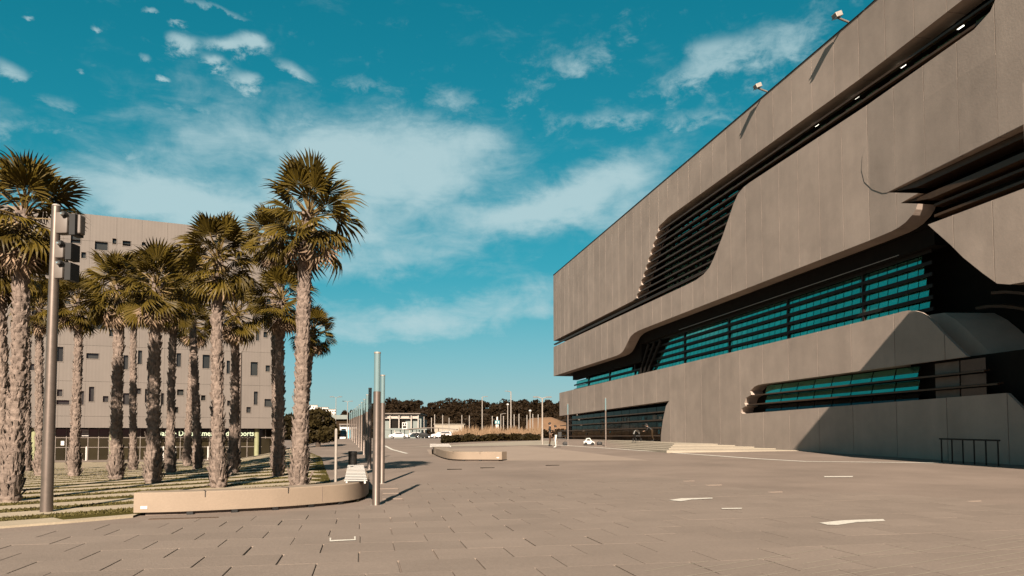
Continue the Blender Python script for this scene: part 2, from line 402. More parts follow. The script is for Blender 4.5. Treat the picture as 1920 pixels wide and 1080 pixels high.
def front_y(x):
    """nearest edge of the palm garden for a given x"""
    P = GARDEN_FRONT
    if x > 0.3: return 1e9
    if x < P[0][0]: return P[0][1]
    for (x0, y0), (x1, y1) in zip(P, P[1:]):
        if x0 <= x <= x1: return y0 + (y1 - y0) * (x - x0) / (x1 - x0)
    return 1e9
nslab = 0
while y < 23.5:
    x = -12 + (SW / 2 if row % 2 else 0) + rs.uniform(-.05, .05)
    while x < 13:
        w = SW
        cx = x + w / 2; cy = y + SD / 2
        gap = rs.choice((.007, .010, .014, .020, .032)); 
        if min(front_y(x), front_y(x + w)) > y + SD + .05:
            p = Vector((cx, cy, 0)) - EYE; dep = p.dot(F_); off = p.dot(R_)
            vis = abs(off) < dep * .70 + 1.2 and dep > 5.2
            rnd = rs.uniform(-.0015, .0015)
            if vis and y < 17 and nslab < 296:
                mb = MB(); slab(mb, x + gap / 2, x + w - gap / 2, y + .0012, y + SD - .0012, .022, rnd)
                mb.build('paving_slab', MT['slab'], slab_root, fix=False); nslab += 1
            elif y >= 4.6 and x < 10:
                slab(far_slabs, x + gap / 2, x + w - gap / 2, y + .0012, y + SD - .0012, .022, rnd)
        x += w
    y += SD; row += 1
fs_ = far_slabs.build('paving_slabs_beyond', MT['slab'], plaza, fix=False, kind='stuff')

# white ground markings
def ribbon(name, px, w, label, cat='marking', dz=.03, group=None, close_pts=None, material='marking'):
    P = [ground(*p) for p in px] if close_pts is None else close_pts
    pts = []
    for a, b in zip(P, P[1:]):
        k = max(1, int((b - a).length / 1.5))
        pts += [a.lerp(b, i / k) for i in range(k)]
    pts.append(P[-1]); mb = MB(); vs = []
    for i, p in enumerate(pts):
        t = (pts[min(i + 1, len(pts) - 1)] - pts[max(i - 1, 0)]); t.z = 0; t.normalize(); n = Vector((-t.y, t.x, 0)) * w / 2
        for q in (p + n, p - n): vs.append((q.x, q.y, T(q.x, q.y) + dz))
    mb.add(vs, [(2 * i, 2 * i + 1, 2 * i + 3, 2 * i + 2) for i in range(len(pts) - 1)])
    o = mb.build(name, MT[material], fix=False); return tag(o, label, cat, group)
ribbon('white_line', [(1010, 833), (1050, 835), (1120, 839.5), (1260, 849), (1420, 860.5), (1510, 865.5), (1640, 867), (1766, 868.5)], .32, 'long white painted line across the plaza in front of the large concrete building', dz=.012)
ribbon('white_line', [(722, 836), (735, 843), (763, 850.5)], .22, 'short slanted white line on the ground just beyond the steel light columns', dz=.012)
def mark(name, poly_px, label, dz):
    o = sheet(name, gpts(poly_px), MT['marking'], dz, kind=None, cell=3); return tag(o, label, 'marking')
mark('ground_marking', [(1254, 940), (1278, 936.8), (1300, 936.4), (1336, 935.6), (1336, 937.4), (1296, 939.2), (1276, 942.6)], 'white arrow shaped mark on the open plaza, the one nearer to the tall posts', .034)
mark('ground_marking', [(1536, 983.2), (1578, 978.8), (1618, 977), (1656, 976.2), (1660, 979.5), (1606, 982.2), (1570, 987.5), (1552, 987)], 'largest white arrow shaped mark, low on the plaza towards its right side', .03)
mark('ground_marking', [(1545, 893.4), (1600, 893.2), (1598, 895), (1546, 895.2)], 'thin white dash on the plaza in front of the wall in shade', .012)
mark('ground_marking', [(1352, 955.6), (1392, 955), (1390, 957), (1354, 957.4)], 'faint worn white dash between the two arrow shaped marks', .034)
mb = MB()
for pl in ([(619, 1016.5), (666, 1014.5), (666, 1016.5), (619, 1019)], [(618, 1012), (621, 1012), (621, 1019), (618, 1019)], [(664, 1009.5), (667, 1009.5), (667, 1016.5), (664, 1016.5)]):
    P = [ground(*p) for p in pl]; mb.add([(p.x, p.y, T(p.x, p.y) + .031) for p in P], [(0, 1, 2, 3)])
tag(mb.build('ground_marking', MT['marking'], fix=False), 'white bracket shaped mark on the slabs below the curved bench', 'marking')
for px, py, lab in ((914, 877.6, 'short dark drain slot in the plaza, left of the next one, below the far bench'), (1036, 873, 'short dark drain slot in the plaza, right of the far bench'), (852, 880.5, 'short dark drain slot nearest to the steel light columns')):
    P = ground(px, py); tag(MB().box((P.x, P.y, P.z + .012), (.62, .07, .03), R(2)).build('drain_slot', MT['dark']), lab, 'drain')
gm_ = MB(); rs = random.Random(31)
for i in range(150):
    x = rs.uniform(1180, 2050); y = rs.uniform(1004, 1110)
    if y < 1012 + (1900 - x) * .075: continue
    y = 1004 + round((y - 1004 + x * .16) / 11) * 11 - x * .16; L_ = rs.uniform(40, 130)
    if y < 1004: continue
    a_, b_ = ground(x, y), ground(x + L_, y - .16 * L_); t = (b_ - a_).normalized(); n_ = Vector((-t.y, t.x, 0)) * .009; q_ = []
    for p, o in ((a_, n_), (a_, -n_), (b_, -n_), (b_, n_)): w = p + o; q_.append((w.x, w.y, T(w.x, w.y) + .0242))
    gm_.add(q_, [(0, 1, 2, 3)])
gm_.build('pale_scratches', MT['pale_stone'], plaza, fix=False, kind='stuff')
P = ground(345, 974); tag(MB().box((P.x, P.y, P.z + .012), (1.25, .16, .03), R(3)).build('drain_grate', MT['bronze']), 'rusty drain grate lying in front of the curved concrete bench', 'drain')

# ------------------------------------------------------------------ facade tools
def slices(poly, a, b):
    """even-odd trapezoids of a (u,z) outline between u=a and u=b"""
    us = sorted({a, b} | {u for u, z in poly if a + 1e-5 < u < b - 1e-5}); out = []
    n = len(poly)
    for u0, u1 in zip(us, us[1:]):
        if u1 - u0 < 1e-4: continue
        um = (u0 + u1) / 2; cr = []
        for i in range(n):
            (ua, za), (ub, zb) = poly[i], poly[(i + 1) % n]
            if (ua > um) != (ub > um):
                f = lambda u: za + (zb - za) * (u - ua) / (ub - ua)
                cr.append((f(um), f(u0), f(u1)))
        cr.sort()
        for lo, hi in zip(cr[::2], cr[1::2]): out.append((u0, u1, lo[1], hi[1], lo[2], hi[2]))
    return out
def islands(tr):
    n = len(tr); par = list(range(n))
    def find(i):
        while par[i] != i: i = par[i]
        return i
    for i in range(n):
        for j in range(i + 1, n):
            A, B = tr[i], tr[j]
            if abs(A[1] - B[0]) < 1e-6 and min(A[5], B[3]) - max(A[4], B[2]) > .02: par[find(j)] = find(i)
    g = {}
    for i in range(n): g.setdefault(find(i), []).append(tr[i])
    return list(g.values())
def panel_mesh(traps, place):
    """place(u, z, k) -> point; k=0 front, 1 back"""
    mb = MB()
    for u0, u1, l0, h0, l1, h1 in traps:
        c = [(u0, l0), (u1, l1), (u1, h1), (u0, h0)]
        if h0 - l0 < 1e-4: h0 = l0 + 1e-4; c[3] = (u0, h0)
        if h1 - l1 < 1e-4: c[2] = (u1, l1 + 1e-4)
        mb.add([place(u, z, 0) for u, z in c] + [place(u, z, 1) for u, z in c], [(0, 1, 2, 3), (7, 6, 5, 4), (0, 4, 5, 1), (1, 5, 6, 2), (2, 6, 7, 3), (3, 7, 4, 0)])
    return mb
def spans(poly, z):
    """intervals of u inside the outline at height z"""
    cr = []; n = len(poly)
    for i in range(n):
        (ua, za), (ub, zb) = poly[i], poly[(i + 1) % n]
        if (za > z) != (zb > z): cr.append(ua + (ub - ua) * (z - za) / (zb - za))
    cr.sort(); return list(zip(cr[::2], cr[1::2]))

# ------------------------------------------------------------------ the large concrete building
V0 = 25.5; UE = 98.6
big = empty('concrete_building', (V0 + 15, 55, 0)); tag(big, 'long raw concrete building with sweeping glazed slots and bronze slats', 'building')
def skin(u): return V0 - .045 * max(0., 33.5 - u)
# stepped left end of the big slot: one scallop per slat
step = []
zs = [20.3 - .56 * i for i in range(10)]
e0, e1 = (60.6, 20.45), (66.6, 14.95)
for i in range(10):
    z = 20.05 - .555 * i
    f = (e0[1] - z) / (e0[1] - e1[1]); u = e0[0] + (e1[0] - e0[0]) * f
    step += [(u + .15, z + .24), (u + .42, z + .10), (u + .52, z - .06), (u + .38, z - .18), (u - .05, z - .26)]
UB = [(UE, 23.9), (8, 23.9), (8, 20.47), (24.6, 20.47), (59.3, 20.47), (60.2, 20.36)] + step + [(67.2, 14.9), (68.0, 14.82), (UE, 14.8)]
MBAND = [(UE, 13.98), (56, 13.90), (54.0, 13.93), (52.6, 14.1), (51.7, 14.4), (51.0, 14.9), (49.6, 16.15), (47.8, 18.1), (47.2, 18.55), (46.4, 18.78), (45.6, 18.83), (26.3, 18.83), (25.4, 19.1), (24.9, 19.7), (24.6, 20.44),
         (8, 20.44), (8, 13.72), (32.1, 13.74), (29.95, 13.0), (31.2, 12.92), (30.0, 12.52), (30.15, 12.3), (30.4, 12.1), (30.9, 11.88), (31.4, 11.78), (31.9, 11.74),
         (65.0, 11.72), (66.6, 11.70), (67.6, 11.64), (68.6, 11.45), (69.3, 11.1), (70.3, 10.5), (70.9, 10.22), (71.8, 10.06), (73.0, 10.0), (UE, 9.98)]
LR = [(29.6, 11.42), (8, 11.42), (8, 7.72), (24.6, 7.72), (25.3, 7.76), (25.9, 7.92), (26.6, 8.5), (27.6, 9.4), (28.3, 10.15)]
LW_OUT = [(95.6, 7.5), (31.9, 7.66), (31.45, 7.68), (31.0, 7.66), (30.6, 7.58), (30.2, 7.43), (29.85, 7.2), (29.5, 6.9), (29.0, 6.4), (28.2, 5.66), (27.55, 5.08),
          (44.3, 5.08), (44.9, 5.06), (45.4, 4.98), (45.95, 4.72), (45.8, 4.46), (46.5, 4.3), (46.75, 3.95), (46.55, 3.74), (47.1, 3.6), (47.25, 3.34), (47.0, 3.22), (25.6, 3.40),
          (24.9, 2.75), (22.3, .2), (22.3, -.3), (61.5, -.3), (61.35, 1.9), (60.9, 3.1), (60.2, 4.3), (59.5, 4.72), (62, 4.70), (95.6, 4.45)]
W1 = [(95.6, 4.45), (62, 4.70), (59.5, 4.72), (60.2, 4.3), (60.9, 3.1), (61.35, 1.9), (61.5, -.3), (95.6, -.3)]
W2 = [(44.3, 5.08), (27.5, 5.08), (25.7, 3.42), (47.0, 3.22), (47.25, 3.34), (47.1, 3.6), (46.55, 3.74), (46.75, 3.95), (46.5, 4.3), (45.8, 4.46), (45.95, 4.72), (45.4, 4.98), (44.9, 5.06)]
S1 = [(UE, 14.8), (68.0, 14.82), (67.2, 14.9)] + step[::-1] + [(60.2, 20.36), (59.3, 20.47), (24.6, 20.47), (24.6, 20.44), (24.9, 19.7), (25.4, 19.1), (26.3, 18.83), (45.6, 18.83), (46.4, 18.78), (47.2, 18.55), (47.8, 18.1), (49.6, 16.15), (51.0, 14.9), (51.7, 14.4), (52.6, 14.1), (54, 13.93), (56, 13.90), (UE, 13.98)]
def clip_hole(poly, hole, a, b):
    """trapezoids of poly minus hole (hole wholly inside)"""
    return slices_multi([poly, hole], a, b)
def slices_multi(polys, a, b):
    us = sorted({a, b} | {u for p in polys for u, z in p if a + 1e-5 < u < b - 1e-5}); out = []
    for u0, u1 in zip(us, us[1:]):
        if u1 - u0 < 1e-4: continue
        um = (u0 + u1) / 2; cr = []
        for p in polys:
            n = len(p)
            for i in range(n):
                (ua, za), (ub, zb) = p[i], p[(i + 1) % n]
                if (ua > um) != (ub > um):
                    g_ = lambda u: za + (zb - za) * (u - ua) / (ub - ua)
                    cr.append((g_(um), g_(u0), g_(u1)))
        cr.sort()
        for lo, hi in zip(cr[::2], cr[1::2]): out.append((u0, u1, lo[1], hi[1], lo[2], hi[2]))
    return out
npan = 0
def band(polys, width, thick, off, u_lo=8, u_hi=UE, gap=.034, bulge=True):
    global npan
    j = u_lo + off; edges = [u_lo]
    while j < u_hi - .3:
        if j > u_lo + .3: edges.append(j)
        j += width
    edges.append(u_hi)
    for a, b in zip(edges, edges[1:]):
        tr = slices_multi(polys, a + gap / 2, b - gap / 2)
        for isl in islands(tr):
            if sum((t[1] - t[0]) * (t[3] - t[2] + t[5] - t[4]) / 2 for t in isl) < .02: continue
            pm = panel_mesh(isl, lambda u, z, k: ((skin(u) if bulge else V0) + thick * k, u, z))
            pm.build('facade_panel', MT['facade'], big); npan += 1
band([UB], 2.1, 1.0, .9)
band([MBAND], 2.1, 1.0, .4)
band([LR], 2.1, 1.0, 1.2, bulge=False)
RAISED = [(8, 17.2), (33.0, 17.2), (33.5, 16.95), (34.0, 16.3), (34.1, 15.6), (33.9, 14.9), (33.3, 14.3), (32.5, 13.85), (32.15, 13.76), (8, 13.74)]
def raised():
    j = 8.4; ed = [8.0]
    while j < 34: ed.append(j); j += 2.1
    ed.append(34.2)
    for a, b in zip(ed, ed[1:]):
        for isl in islands(slices_multi([RAISED], a + .01, b - .01)):
            panel_mesh(isl, lambda u, z, k: (skin(u) - .018 + .015 * k, u, z)).build('raised_panel', MT['facade'], big)
raised()
band([LW_OUT], 3.0, .9, .3, u_lo=32.0, u_hi=95.6, bulge=False)
band([LW_OUT], 3.2, .16, .1, u_lo=22.3, u_hi=32.0, bulge=False)
# body behind the skin
def part(name, m, x0, x1, y0, y1, z0, z1, parent=None): return MB().b2(x0, x1, y0, y1, z0, z1).build(name, MT[m], parent or big)
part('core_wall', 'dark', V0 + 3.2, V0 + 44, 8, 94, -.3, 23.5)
part('roof', 'roof', V0 + 1.02, V0 + 44, 8, UE - .02, 23.55, 23.8)
part('end_wall', 'facade', V0 + 1.02, V0 + 44, UE - 1, UE, 14.8, 23.5); part('end_wall', 'facade', V0 + 1.02, V0 + 44, UE - 1, UE, 9.98, 13.98); part('end_wall', 'facade', V0 + .92, V0 + 44, 94.7, 95.6, -.3, 7.5)
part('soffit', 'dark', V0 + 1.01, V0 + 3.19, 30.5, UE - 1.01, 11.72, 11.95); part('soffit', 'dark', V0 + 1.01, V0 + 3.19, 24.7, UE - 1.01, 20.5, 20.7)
part('parapet_cap', 'darkmetal', V0 - .04, V0 + .5, 33.6, UE + .05, 23.903, 23.95)
cap = MB(); cap.add([(skin(u) - .04 + d, u, z) for u in (33.55, 8) for d, z in ((0, 23.903), (.54, 23.903), (.54, 23.95), (0, 23.95))], [(0, 1, 2, 3), (7, 6, 5, 4), (0, 4, 5, 1), (1, 5, 6, 2), (2, 6, 7, 3), (3, 7, 4, 0)]); cap.build('parapet_cap', MT['darkmetal'], big)
# bronze slats
def slat(z, poly, x0, x1, t=.09, u_min=-1e9, ext=0., name='slat', m='bronze'):
    for a, b in spans(poly, z):
        a = max(a, u_min)
        if b - a < .4: continue
        MB().add([(x0, a - ext, z - t / 2), (x0, b + ext, z - t / 2), (x0, b + ext, z + t / 2), (x0, a - ext, z + t / 2), (x1, a - ext, z - t / 2 + .05), (x1, b + ext, z - t / 2 + .05), (x1, b + ext, z + t / 2 + .05), (x1, a - ext, z + t / 2 + .05)],
                 [(0, 1, 2, 3), (7, 6, 5, 4), (0, 4, 5, 1), (1, 5, 6, 2), (2, 6, 7, 3), (3, 7, 4, 0)]).build(name, MT[m], big)
for i in range(12): slat(19.83 - .555 * i, S1, V0 + .08, V0 + .36, .12)
slat(14.38, S1, V0 + .06, V0 + .5, .08, ext=.2)
# glass and lit tubes behind the slats of the upper slot
rs = random.Random(11)
for i in range(12):
    zc = 20.08 - .555 * i
    for a, b in spans(S1, min(20.4, max(14.0, zc))):
        if b - a < 1: continue
        u = max(a, 26) + .2
        k = 0
        while u < b - .6 and u < 62:
            w = rs.choice((.5, .95, 1.4, 1.4))
            MB().b2(V0 + 1.05, V0 + 1.09, u, min(b - .3, u + w), zc - .17, zc - .01).build('window_pane', MT['glass'], big)
            u += w + rs.choice((.35, .55, .9))
for px, py in ((1800, 51), (1692, 124), (1605, 183), (1530, 235), (1468, 276)):
    d = ray(px, py); s = (V0 + 1.1) / d.x; p = EYE + d * s
    MB().box((p.x, p.y, p.z), (.16, .34, .035)).build('tube_light', MT['tube'], big)
# the long glazed slot
GP = V0 + 1.7
rows = [7.92 + .57 * i for i in range(5)]
def lean_in(o, k=.16):
    for v in o.data.vertices: v.co.x += max(0, v.co.z) * k
def panes(u0, u1, w, zrows, cut):
    n = 0; u = u0
    while u < u1:
        for k, z in enumerate(zrows):
            lo, hi = u + .03, min(u + w, u1) - .03
            l = cut(z)
            if hi < l[0] or lo > l[1]: continue
            o_ = MB().b2(GP, GP + .05, max(lo, l[0]), min(hi, l[1]), z + .02, z + .42).build('glass_pane', MT['glass'], big); lean_in(o_); n += 1
        u += w
    return n
n1 = panes(31.6, 67.4, .74, rows, lambda z: (31.6 + .25 * max(0, z - 8.2), 67.3 - (z - 7.9) * 1.7))
n2 = panes(71.0, 93.4, 1.1, [7.92, 8.49], lambda z: (71.2 + (z - 7.9) * 3, 93.4))
for z in [r - .06 for r in rows] + [rows[-1] + .53]:
    MB().b2(GP - .08, GP - .01, 31.3, 94.2 if z < 9 else 68.5, z - .085, z + .095).build('slat', MT['darkmetal'], big)
for u in (36.5, 44, 52, 60, 72, 80, 88): MB().b2(GP - .06, GP + .1, u - .07, u + .07, 7.5, 11.72 if u < 68 else 9.2).build('mullion', MT['darkmetal'], big)
MB().b2(GP - .5, GP + .3, 30.6, 69.4, 10.80, 11.70).build('header_panel', MT['dark'], big)
MB().b2(GP - .53, GP - .505, 33, 60, 10.86, 10.90).build('trim_rail', MT['galv'], big)
MB().b2(GP - .3, GP + .3, 69.4, 94, 9.1, 11.6).build('header_panel', MT['dark'], big)
for k in range(3):   # raked struts where the glazing steps down
    MB().tube([(GP - .25, 68.4 + k * .95, 7.5), (GP - .25, 64.6 + k * 1.5, 10.6)], .14, 6).build('raked_strut', MT['darkmetal'], big)
# strip window in the base
for z in (3.80, 4.40): slat(z, W2, V0 + .06, V0 + .36, .07)
rr = [(3.30, 3.74), (3.86, 4.34), (4.46, 5.0)]
for u0, u1, kind in ((27.0, 28.4, 'glassw2'), (28.45, 29.9, 'reveal'), (31.0, 32.6, 'glass'), (32.65, 34.3, 'glass'), (34.35, 36.0, 'glass'), (36.05, 37.7, 'glass'), (37.75, 39.4, 'glass'), (39.45, 41.1, 'glass'), (41.15, 42.9, 'glass'), (42.95, 44.8, 'glass')):
    for i, (a, b) in enumerate(rr):
        o_ = MB().b2(V0 + .40, V0 + .44, u0 + .02, u1 - .02, a, b).build('glass_pane', MT['glassw' if (i == 0 and kind == 'glass') else kind], big)
        if kind == 'glass': lean_in(o_, .30)
MB().b2(V0 + .93, V0 + .98, 24, 47.5, 3.0, 5.2).build('back_wall', MT['dark'], big)
# entrance window with slats, far end of the base
for z in (1.75, 2.45, 3.15, 3.85): slat(z, W1, V0 + .1, V0 + .6, .10)
u = 60.4
while u < 94:
    for a, b in ((.6, 1.7), (1.82, 2.4), (2.52, 3.1), (3.22, 3.8), (3.92, 4.42)):
        if u + 2.4 > 60.5 + (.9 if b < 3 else 0): MB().b2(V0 + 1.2, V0 + 1.25, u + .05, u + 2.35, a, b).build('entrance_pane', MT['glassd'], big)
    u += 2.4
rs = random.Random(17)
for i in range(26):  # flat coloured patches standing in for bright reflections on the entrance glass
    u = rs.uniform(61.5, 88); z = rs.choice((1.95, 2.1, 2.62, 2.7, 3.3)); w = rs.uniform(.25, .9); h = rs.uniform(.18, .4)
    MB().b2(V0 + 1.17, V0 + 1.19, u, u + w, z, z + h).build('painted_reflection', MT[rs.choice(('white', 'galv', 'bronze', 'poster'))], big)
# blades at the pointed ends of the right slot, slats behind
for (u0, z0, u1) in ((31.9, 13.72, 8), (31.0, 12.90, 8)):
    MB().add([(V0 + .05, u0, z0 - .01), (V0 + .05, u1, z0 - .01), (V0 + .05, u1, z0 - .16), (V0 + .06, u0 - 1.6, z0 - .30), (V0 + .9, u0, z0 + .02), (V0 + .9, u1, z0 + .02), (V0 + .9, u1, z0 - .16), (V0 + .9, u0 - 1.6, z0 - .30)],
             [(0, 1, 2, 3), (7, 6, 5, 4), (0, 4, 5, 1), (1, 5, 6, 2), (2, 6, 7, 3), (3, 7, 4, 0)]).build('slat', MT['bronze'], big)
for z in (12.35, 11.85): MB().b2(V0 + .35, V0 + .9, 8, 29.6, z - .06, z + .06).build('slat', MT['bronze'], big)
for u in (12, 15, 18, 21, 24, 27): MB().b2(V0 + 1.5, V0 + 1.55, u - 1.3, u + 1.2, 11.5, 13.6).build('window_pane', MT['glassw2'], big)
# deep entrance recess: thick side of the base wall, curved louvres
prof = [(31.4, 7.5), (30.35, 7.45), (29.65, 7.02), (29.05, 6.5), (28.2, 5.66), (27.6, 5.08), (24.9, 2.65), (22.3, .1)]
rv = MB()
n = len(prof)
rv.add([(V0 + 1.2, u - .2, z) for u, z in prof] + [(V0 + 3.1, u - 1.1, z - .1) for u, z in prof] + [(V0 + 3.1, u + .4, z - .6) for u, z in prof] + [(V0 + 1.2, u + .4, z - .6) for u, z in prof],
       [(i, i + 1, n + i + 1, n + i) for i in range(n - 1)] + [(n + i, n + i + 1, 2 * n + i + 1, 2 * n + i) for i in range(n - 1)] + [(2 * n + i, 2 * n + i + 1, 3 * n + i + 1, 3 * n + i) for i in range(n - 1)] + [(3 * n + i, 3 * n + i + 1, i + 1, i) for i in range(n - 1)])
rv.build('entrance_reveal', MT['facade'], big)
for k in range(5):
    pts = []
    for j in range(9):
        t = j / 8; pts.append((V0 + 2.4, 29.5 - k * .9 - 6 * t, 7.6 + .05 * k - 2.6 * t * t + .5 * k * (1 - t)))
    MB().tube(pts, .10, 5).build('curved_louver', MT['bronze'], big)
# unseen block and bridge, added and shaped to shadow the base wall
can = MB().prism([(V0 - 2.19, 21.5), (V0 - 4.95, 19.65), (V0 - 4.95, -9.0), (V0 - 2.19, -9.0)], 8.0, 12.9)
can.build('shadow_caster', MT['facade'], big)
MB().prism([(V0 - 2.18, 2.0), (V0 - 1.2, 2.0), (V0 - 1.2, -9.0), (V0 - 2.18, -9.0)], 8.0, 12.85).build('caster_bridge', MT['facade'], big)
MB().prism([(V0 - 1.15, 7.9), (V0 + 20, 7.9), (V0 + 20, -9.0), (V0 - 1.15, -9.0)], -.3, 23.9).build('entrance_block', MT['facade'], big)

# roof floodlights
def roof_light(px, label):
    d = ray(px, 0); # direction of that column; meet the parapet line
    a = d.y / d.x; u = a * V0
    u = (V0 / d.x) * d.y
    x = skin(u); r = empty('roof_floodlight', (x, u, 23.95)); tag(r, label, 'floodlight', 'floodlights on the roof edge of the concrete building')
    MB().tube([(x + .3, u, 23.95), (x + .1, u, 24.12), (x - .5, u, 24.28)], .06, 8).build('arm', MT['grey'], r)
    MB().box((x - .55, u, 24.42), (.42, .40, .27), tilt=Matrix.Rotation(R(-24), 3, 'Y')).build('lamp_housing', MT['galv'], r, bevel=.03)
    MB().box((x - .61, u, 24.27), (.36, .34, .03), tilt=Matrix.Rotation(R(-24), 3, 'Y')).build('lamp_glass', MT['glassw2'], r)
roof_light(1432, 'white floodlight on the roof edge of the concrete building, farther of two')
roof_light(1586, 'white floodlight on the roof edge of the concrete building, nearer of two')

# stone steps to the entrance window, railing in the shade
st = empty('stone_steps', (21, 55, T(21, 55))); tag(st, 'low broad pale stone steps in front of the entrance window of the concrete building', 'steps')
for k in range(5):
    x0 = 17.6 + k * 1.25; z0 = T(20, 44); ya, yb = 41.5 + k * 2.6, 72 - k * .8
    MB().add([(x0, ya, -.2), (V0 - .02, ya - 1.2, -.2), (V0 - .02, yb, -.2), (x0, yb, -.2)] + [(x0, ya, z0 + .06 + .075 * k), (V0 - .02, ya - 1.2, z0 + .06 + .075 * k), (V0 - .02, yb, z0 + .06 + .075 * k + .18), (x0, yb, z0 + .06 + .075 * k + .18)],
             [(3, 2, 1, 0), (4, 5, 6, 7), (0, 1, 5, 4), (1, 2, 6, 5), (2, 3, 7, 6), (3, 0, 4, 7)]).build('step', MT['pale_stone'], st)
rl = empty('bike_rail', (24.2, 26.5, T(24.2, 26.5))); tag(rl, 'dark metal rail with uprights standing at the shaded wall', 'railing')
for k in range(6):
    y = 24.9 + k * .58; z = T(24.3, y); MB().tube([(24.3, y, z), (24.3, y, z + 1.0)], .03, 6).build('upright', MT['darkmetal'], rl)
MB().tube([(24.3, 24.8, T(24.3, 24.8) + 1.0), (24.3, 27.9, T(24.3, 27.9) + 1.0)], .035, 6).build('top_rail', MT['darkmetal'], rl)

# ------------------------------------------------------------------ the building behind the palms
e_ = Vector((math.sin(R(79.1)), math.cos(R(79.1)), 0)); nrm = Vector((e_.y, -e_.x, 0))   # along the front, out of the front
Q0 = at_depth(400, 865, 80.0); Q0.z = -.75
def on_left(px, py):
    d = ray(px, py); s = (Q0 - EYE).dot(nrm) / d.dot(nrm); p = EYE + d * s; return ((p - Q0).dot(e_), p.z)
def LBP(t, z, dd=0.): p = Q0 + e_ * t - nrm * dd; return (p.x, p.y, z)
lb = empty('office_building', tuple(Q0)); tag(lb, 'grey ribbed office building with scattered square windows behind the palms', 'building')
tR, _ = on_left(531, 600); tL = on_left(-160, 600)[0]
zB = on_left(400, 803)[1]; zT_R = on_left(470, 434)[1]; zT_L = on_left(180, 403)[1]
zt = lambda t: zT_L + (zT_R - zT_L) * (t - on_left(180, 403)[0]) / (on_left(470, 434)[0] - on_left(180, 403)[0])
win_px = [(133, 438, 151, 457), (132, 462, 141, 475), (152.5, 472.5, 161, 484.5), (178, 451, 202, 470), (211, 447, 218.5, 458), (230, 451, 245, 462), (266, 454, 273, 462), (70, 503, 93, 517), (183, 584, 198, 594), (174, 601, 198, 618),
    (383, 549, 395, 558), (365, 542, 371, 562), (494, 622, 502, 633), (480, 617, 486, 639), (205, 618, 213, 631), (107, 650, 118, 678), (162, 662, 185, 673), (55.5, 682, 66, 694.5), (231.5, 666, 240, 693), (259, 657, 266, 683), (275, 682, 287, 694),
    (331, 662, 339, 688), (380, 665, 393, 691), (425, 676, 431, 701), (470, 678.5, 483, 704.5), (498, 685, 506, 697), (107, 730, 117, 743), (106, 750, 130, 759), (144, 733, 157, 759), (167, 725, 176, 753), (193, 742.5, 203, 754), (231, 737, 243, 759),
    (255.5, 728, 264, 739), (272, 729, 280, 755), (332, 730, 344, 741.5), (377, 741, 385, 751), (357, 748, 366, 765), (476, 734, 483, 759), (496, 748, 511, 763), (462, 763, 470, 774), (426, 751, 431, 761), (44, 730, 54, 760), (7, 738, 15, 759),
    (302, 737, 307, 759), (328, 763, 334, 774), (20, 480, 32, 492), (300, 480, 320, 494), (440, 470, 452, 486), (470, 540, 480, 560), (300, 560, 316, 570), (250, 520, 262, 540), (420, 600, 432, 612), (330, 610, 338, 630), (60, 570, 72, 590), (120, 560, 132, 570), (20, 600, 34, 612), (290, 620, 300, 640), (455, 610, 468, 622), (500, 560, 510, 580), (485, 480, 500, 492), (-30, 680, -14, 700), (-60, 740, -40, 752), (-50, 600, -40, 620), (-90, 660, -76, 672)]
wins = []
for x0, y0, x1, y1 in win_px:
    a, zh = on_left(x0, y0); b, zl = on_left(x1, y1); wins.append((a, b, zl, zh))
storeys = [zB, on_left(450, 783)[1], on_left(450, 722)[1], on_left(450, 659)[1], on_left(450, 597)[1], on_left(450, 535)[1], on_left(450, 476)[1], 99]
for lo, hi in zip(storeys, storeys[1:]):
    if lo > zt(tR) - .3: continue
    top = [(tR, min(hi - .02, zt(tR))), (tL, min(hi - .02, zt(tL)))]
    base = [(tL, lo), (tR, lo)] + top
    polys = [base]
    for a, b, zl, zh in wins:
        zl2, zh2 = max(zl, lo + .001), min(zh, (hi - .021) if hi < 90 else 1e9)
        if zh2 - zl2 > .1 and a < tR - .2: polys.append([(a, zl2), (b, zl2), (b, zh2), (a, zh2)])
    t = tL; W = (tR - tL) / 14
    for k in range(14):
        tr = slices_multi(polys, t + .006, t + W - .006)
        if tr: panel_mesh(tr, lambda u, z, q: LBP(u, z, .35 * q)).build('cladding_panel', MT['clad'], lb)
        t += W
for a, b, zl, zh in wins:
    if a > tR - .2: continue
    w = panel_mesh([(a + .04, b - .04, zl + .04, zh - .04, zl + .04, zh - .04)], lambda u, z, q: LBP(u, z, .28 + .05 * q)).build('window', MT['glassw2'], lb)
    fr = MB()
    for (p, q, r_, s_) in ((a - .05, b + .05, zl - .06, zl), (a - .05, b + .05, zh, zh + .04), (a - .05, a, zl, zh), (b, b + .05, zl, zh)):
        fr.add([LBP(p, r_, -.04), LBP(q, r_, -.04), LBP(q, s_, -.04), LBP(p, s_, -.04), LBP(p, r_, .05), LBP(q, r_, .05), LBP(q, s_, .05), LBP(p, s_, .05)], [(0, 1, 2, 3), (7, 6, 5, 4), (0, 4, 5, 1), (1, 5, 6, 2), (2, 6, 7, 3), (3, 7, 4, 0)])
    fr.build('frame', MT['reveal'], w)
def lbox(name, m, t0, t1, z0, z1, d0, d1, parent=None):
    return MB().add([LBP(t0, z0, d0), LBP(t1, z0, d0), LBP(t1, z1, d0), LBP(t0, z1, d0), LBP(t0, z0, d1), LBP(t1, z0, d1), LBP(t1, z1, d1), LBP(t0, z1, d1)], [(0, 1, 2, 3), (7, 6, 5, 4), (0, 4, 5, 1), (1, 5, 6, 2), (2, 6, 7, 3), (3, 7, 4, 0)]).build(name, MT[m], parent or lb)
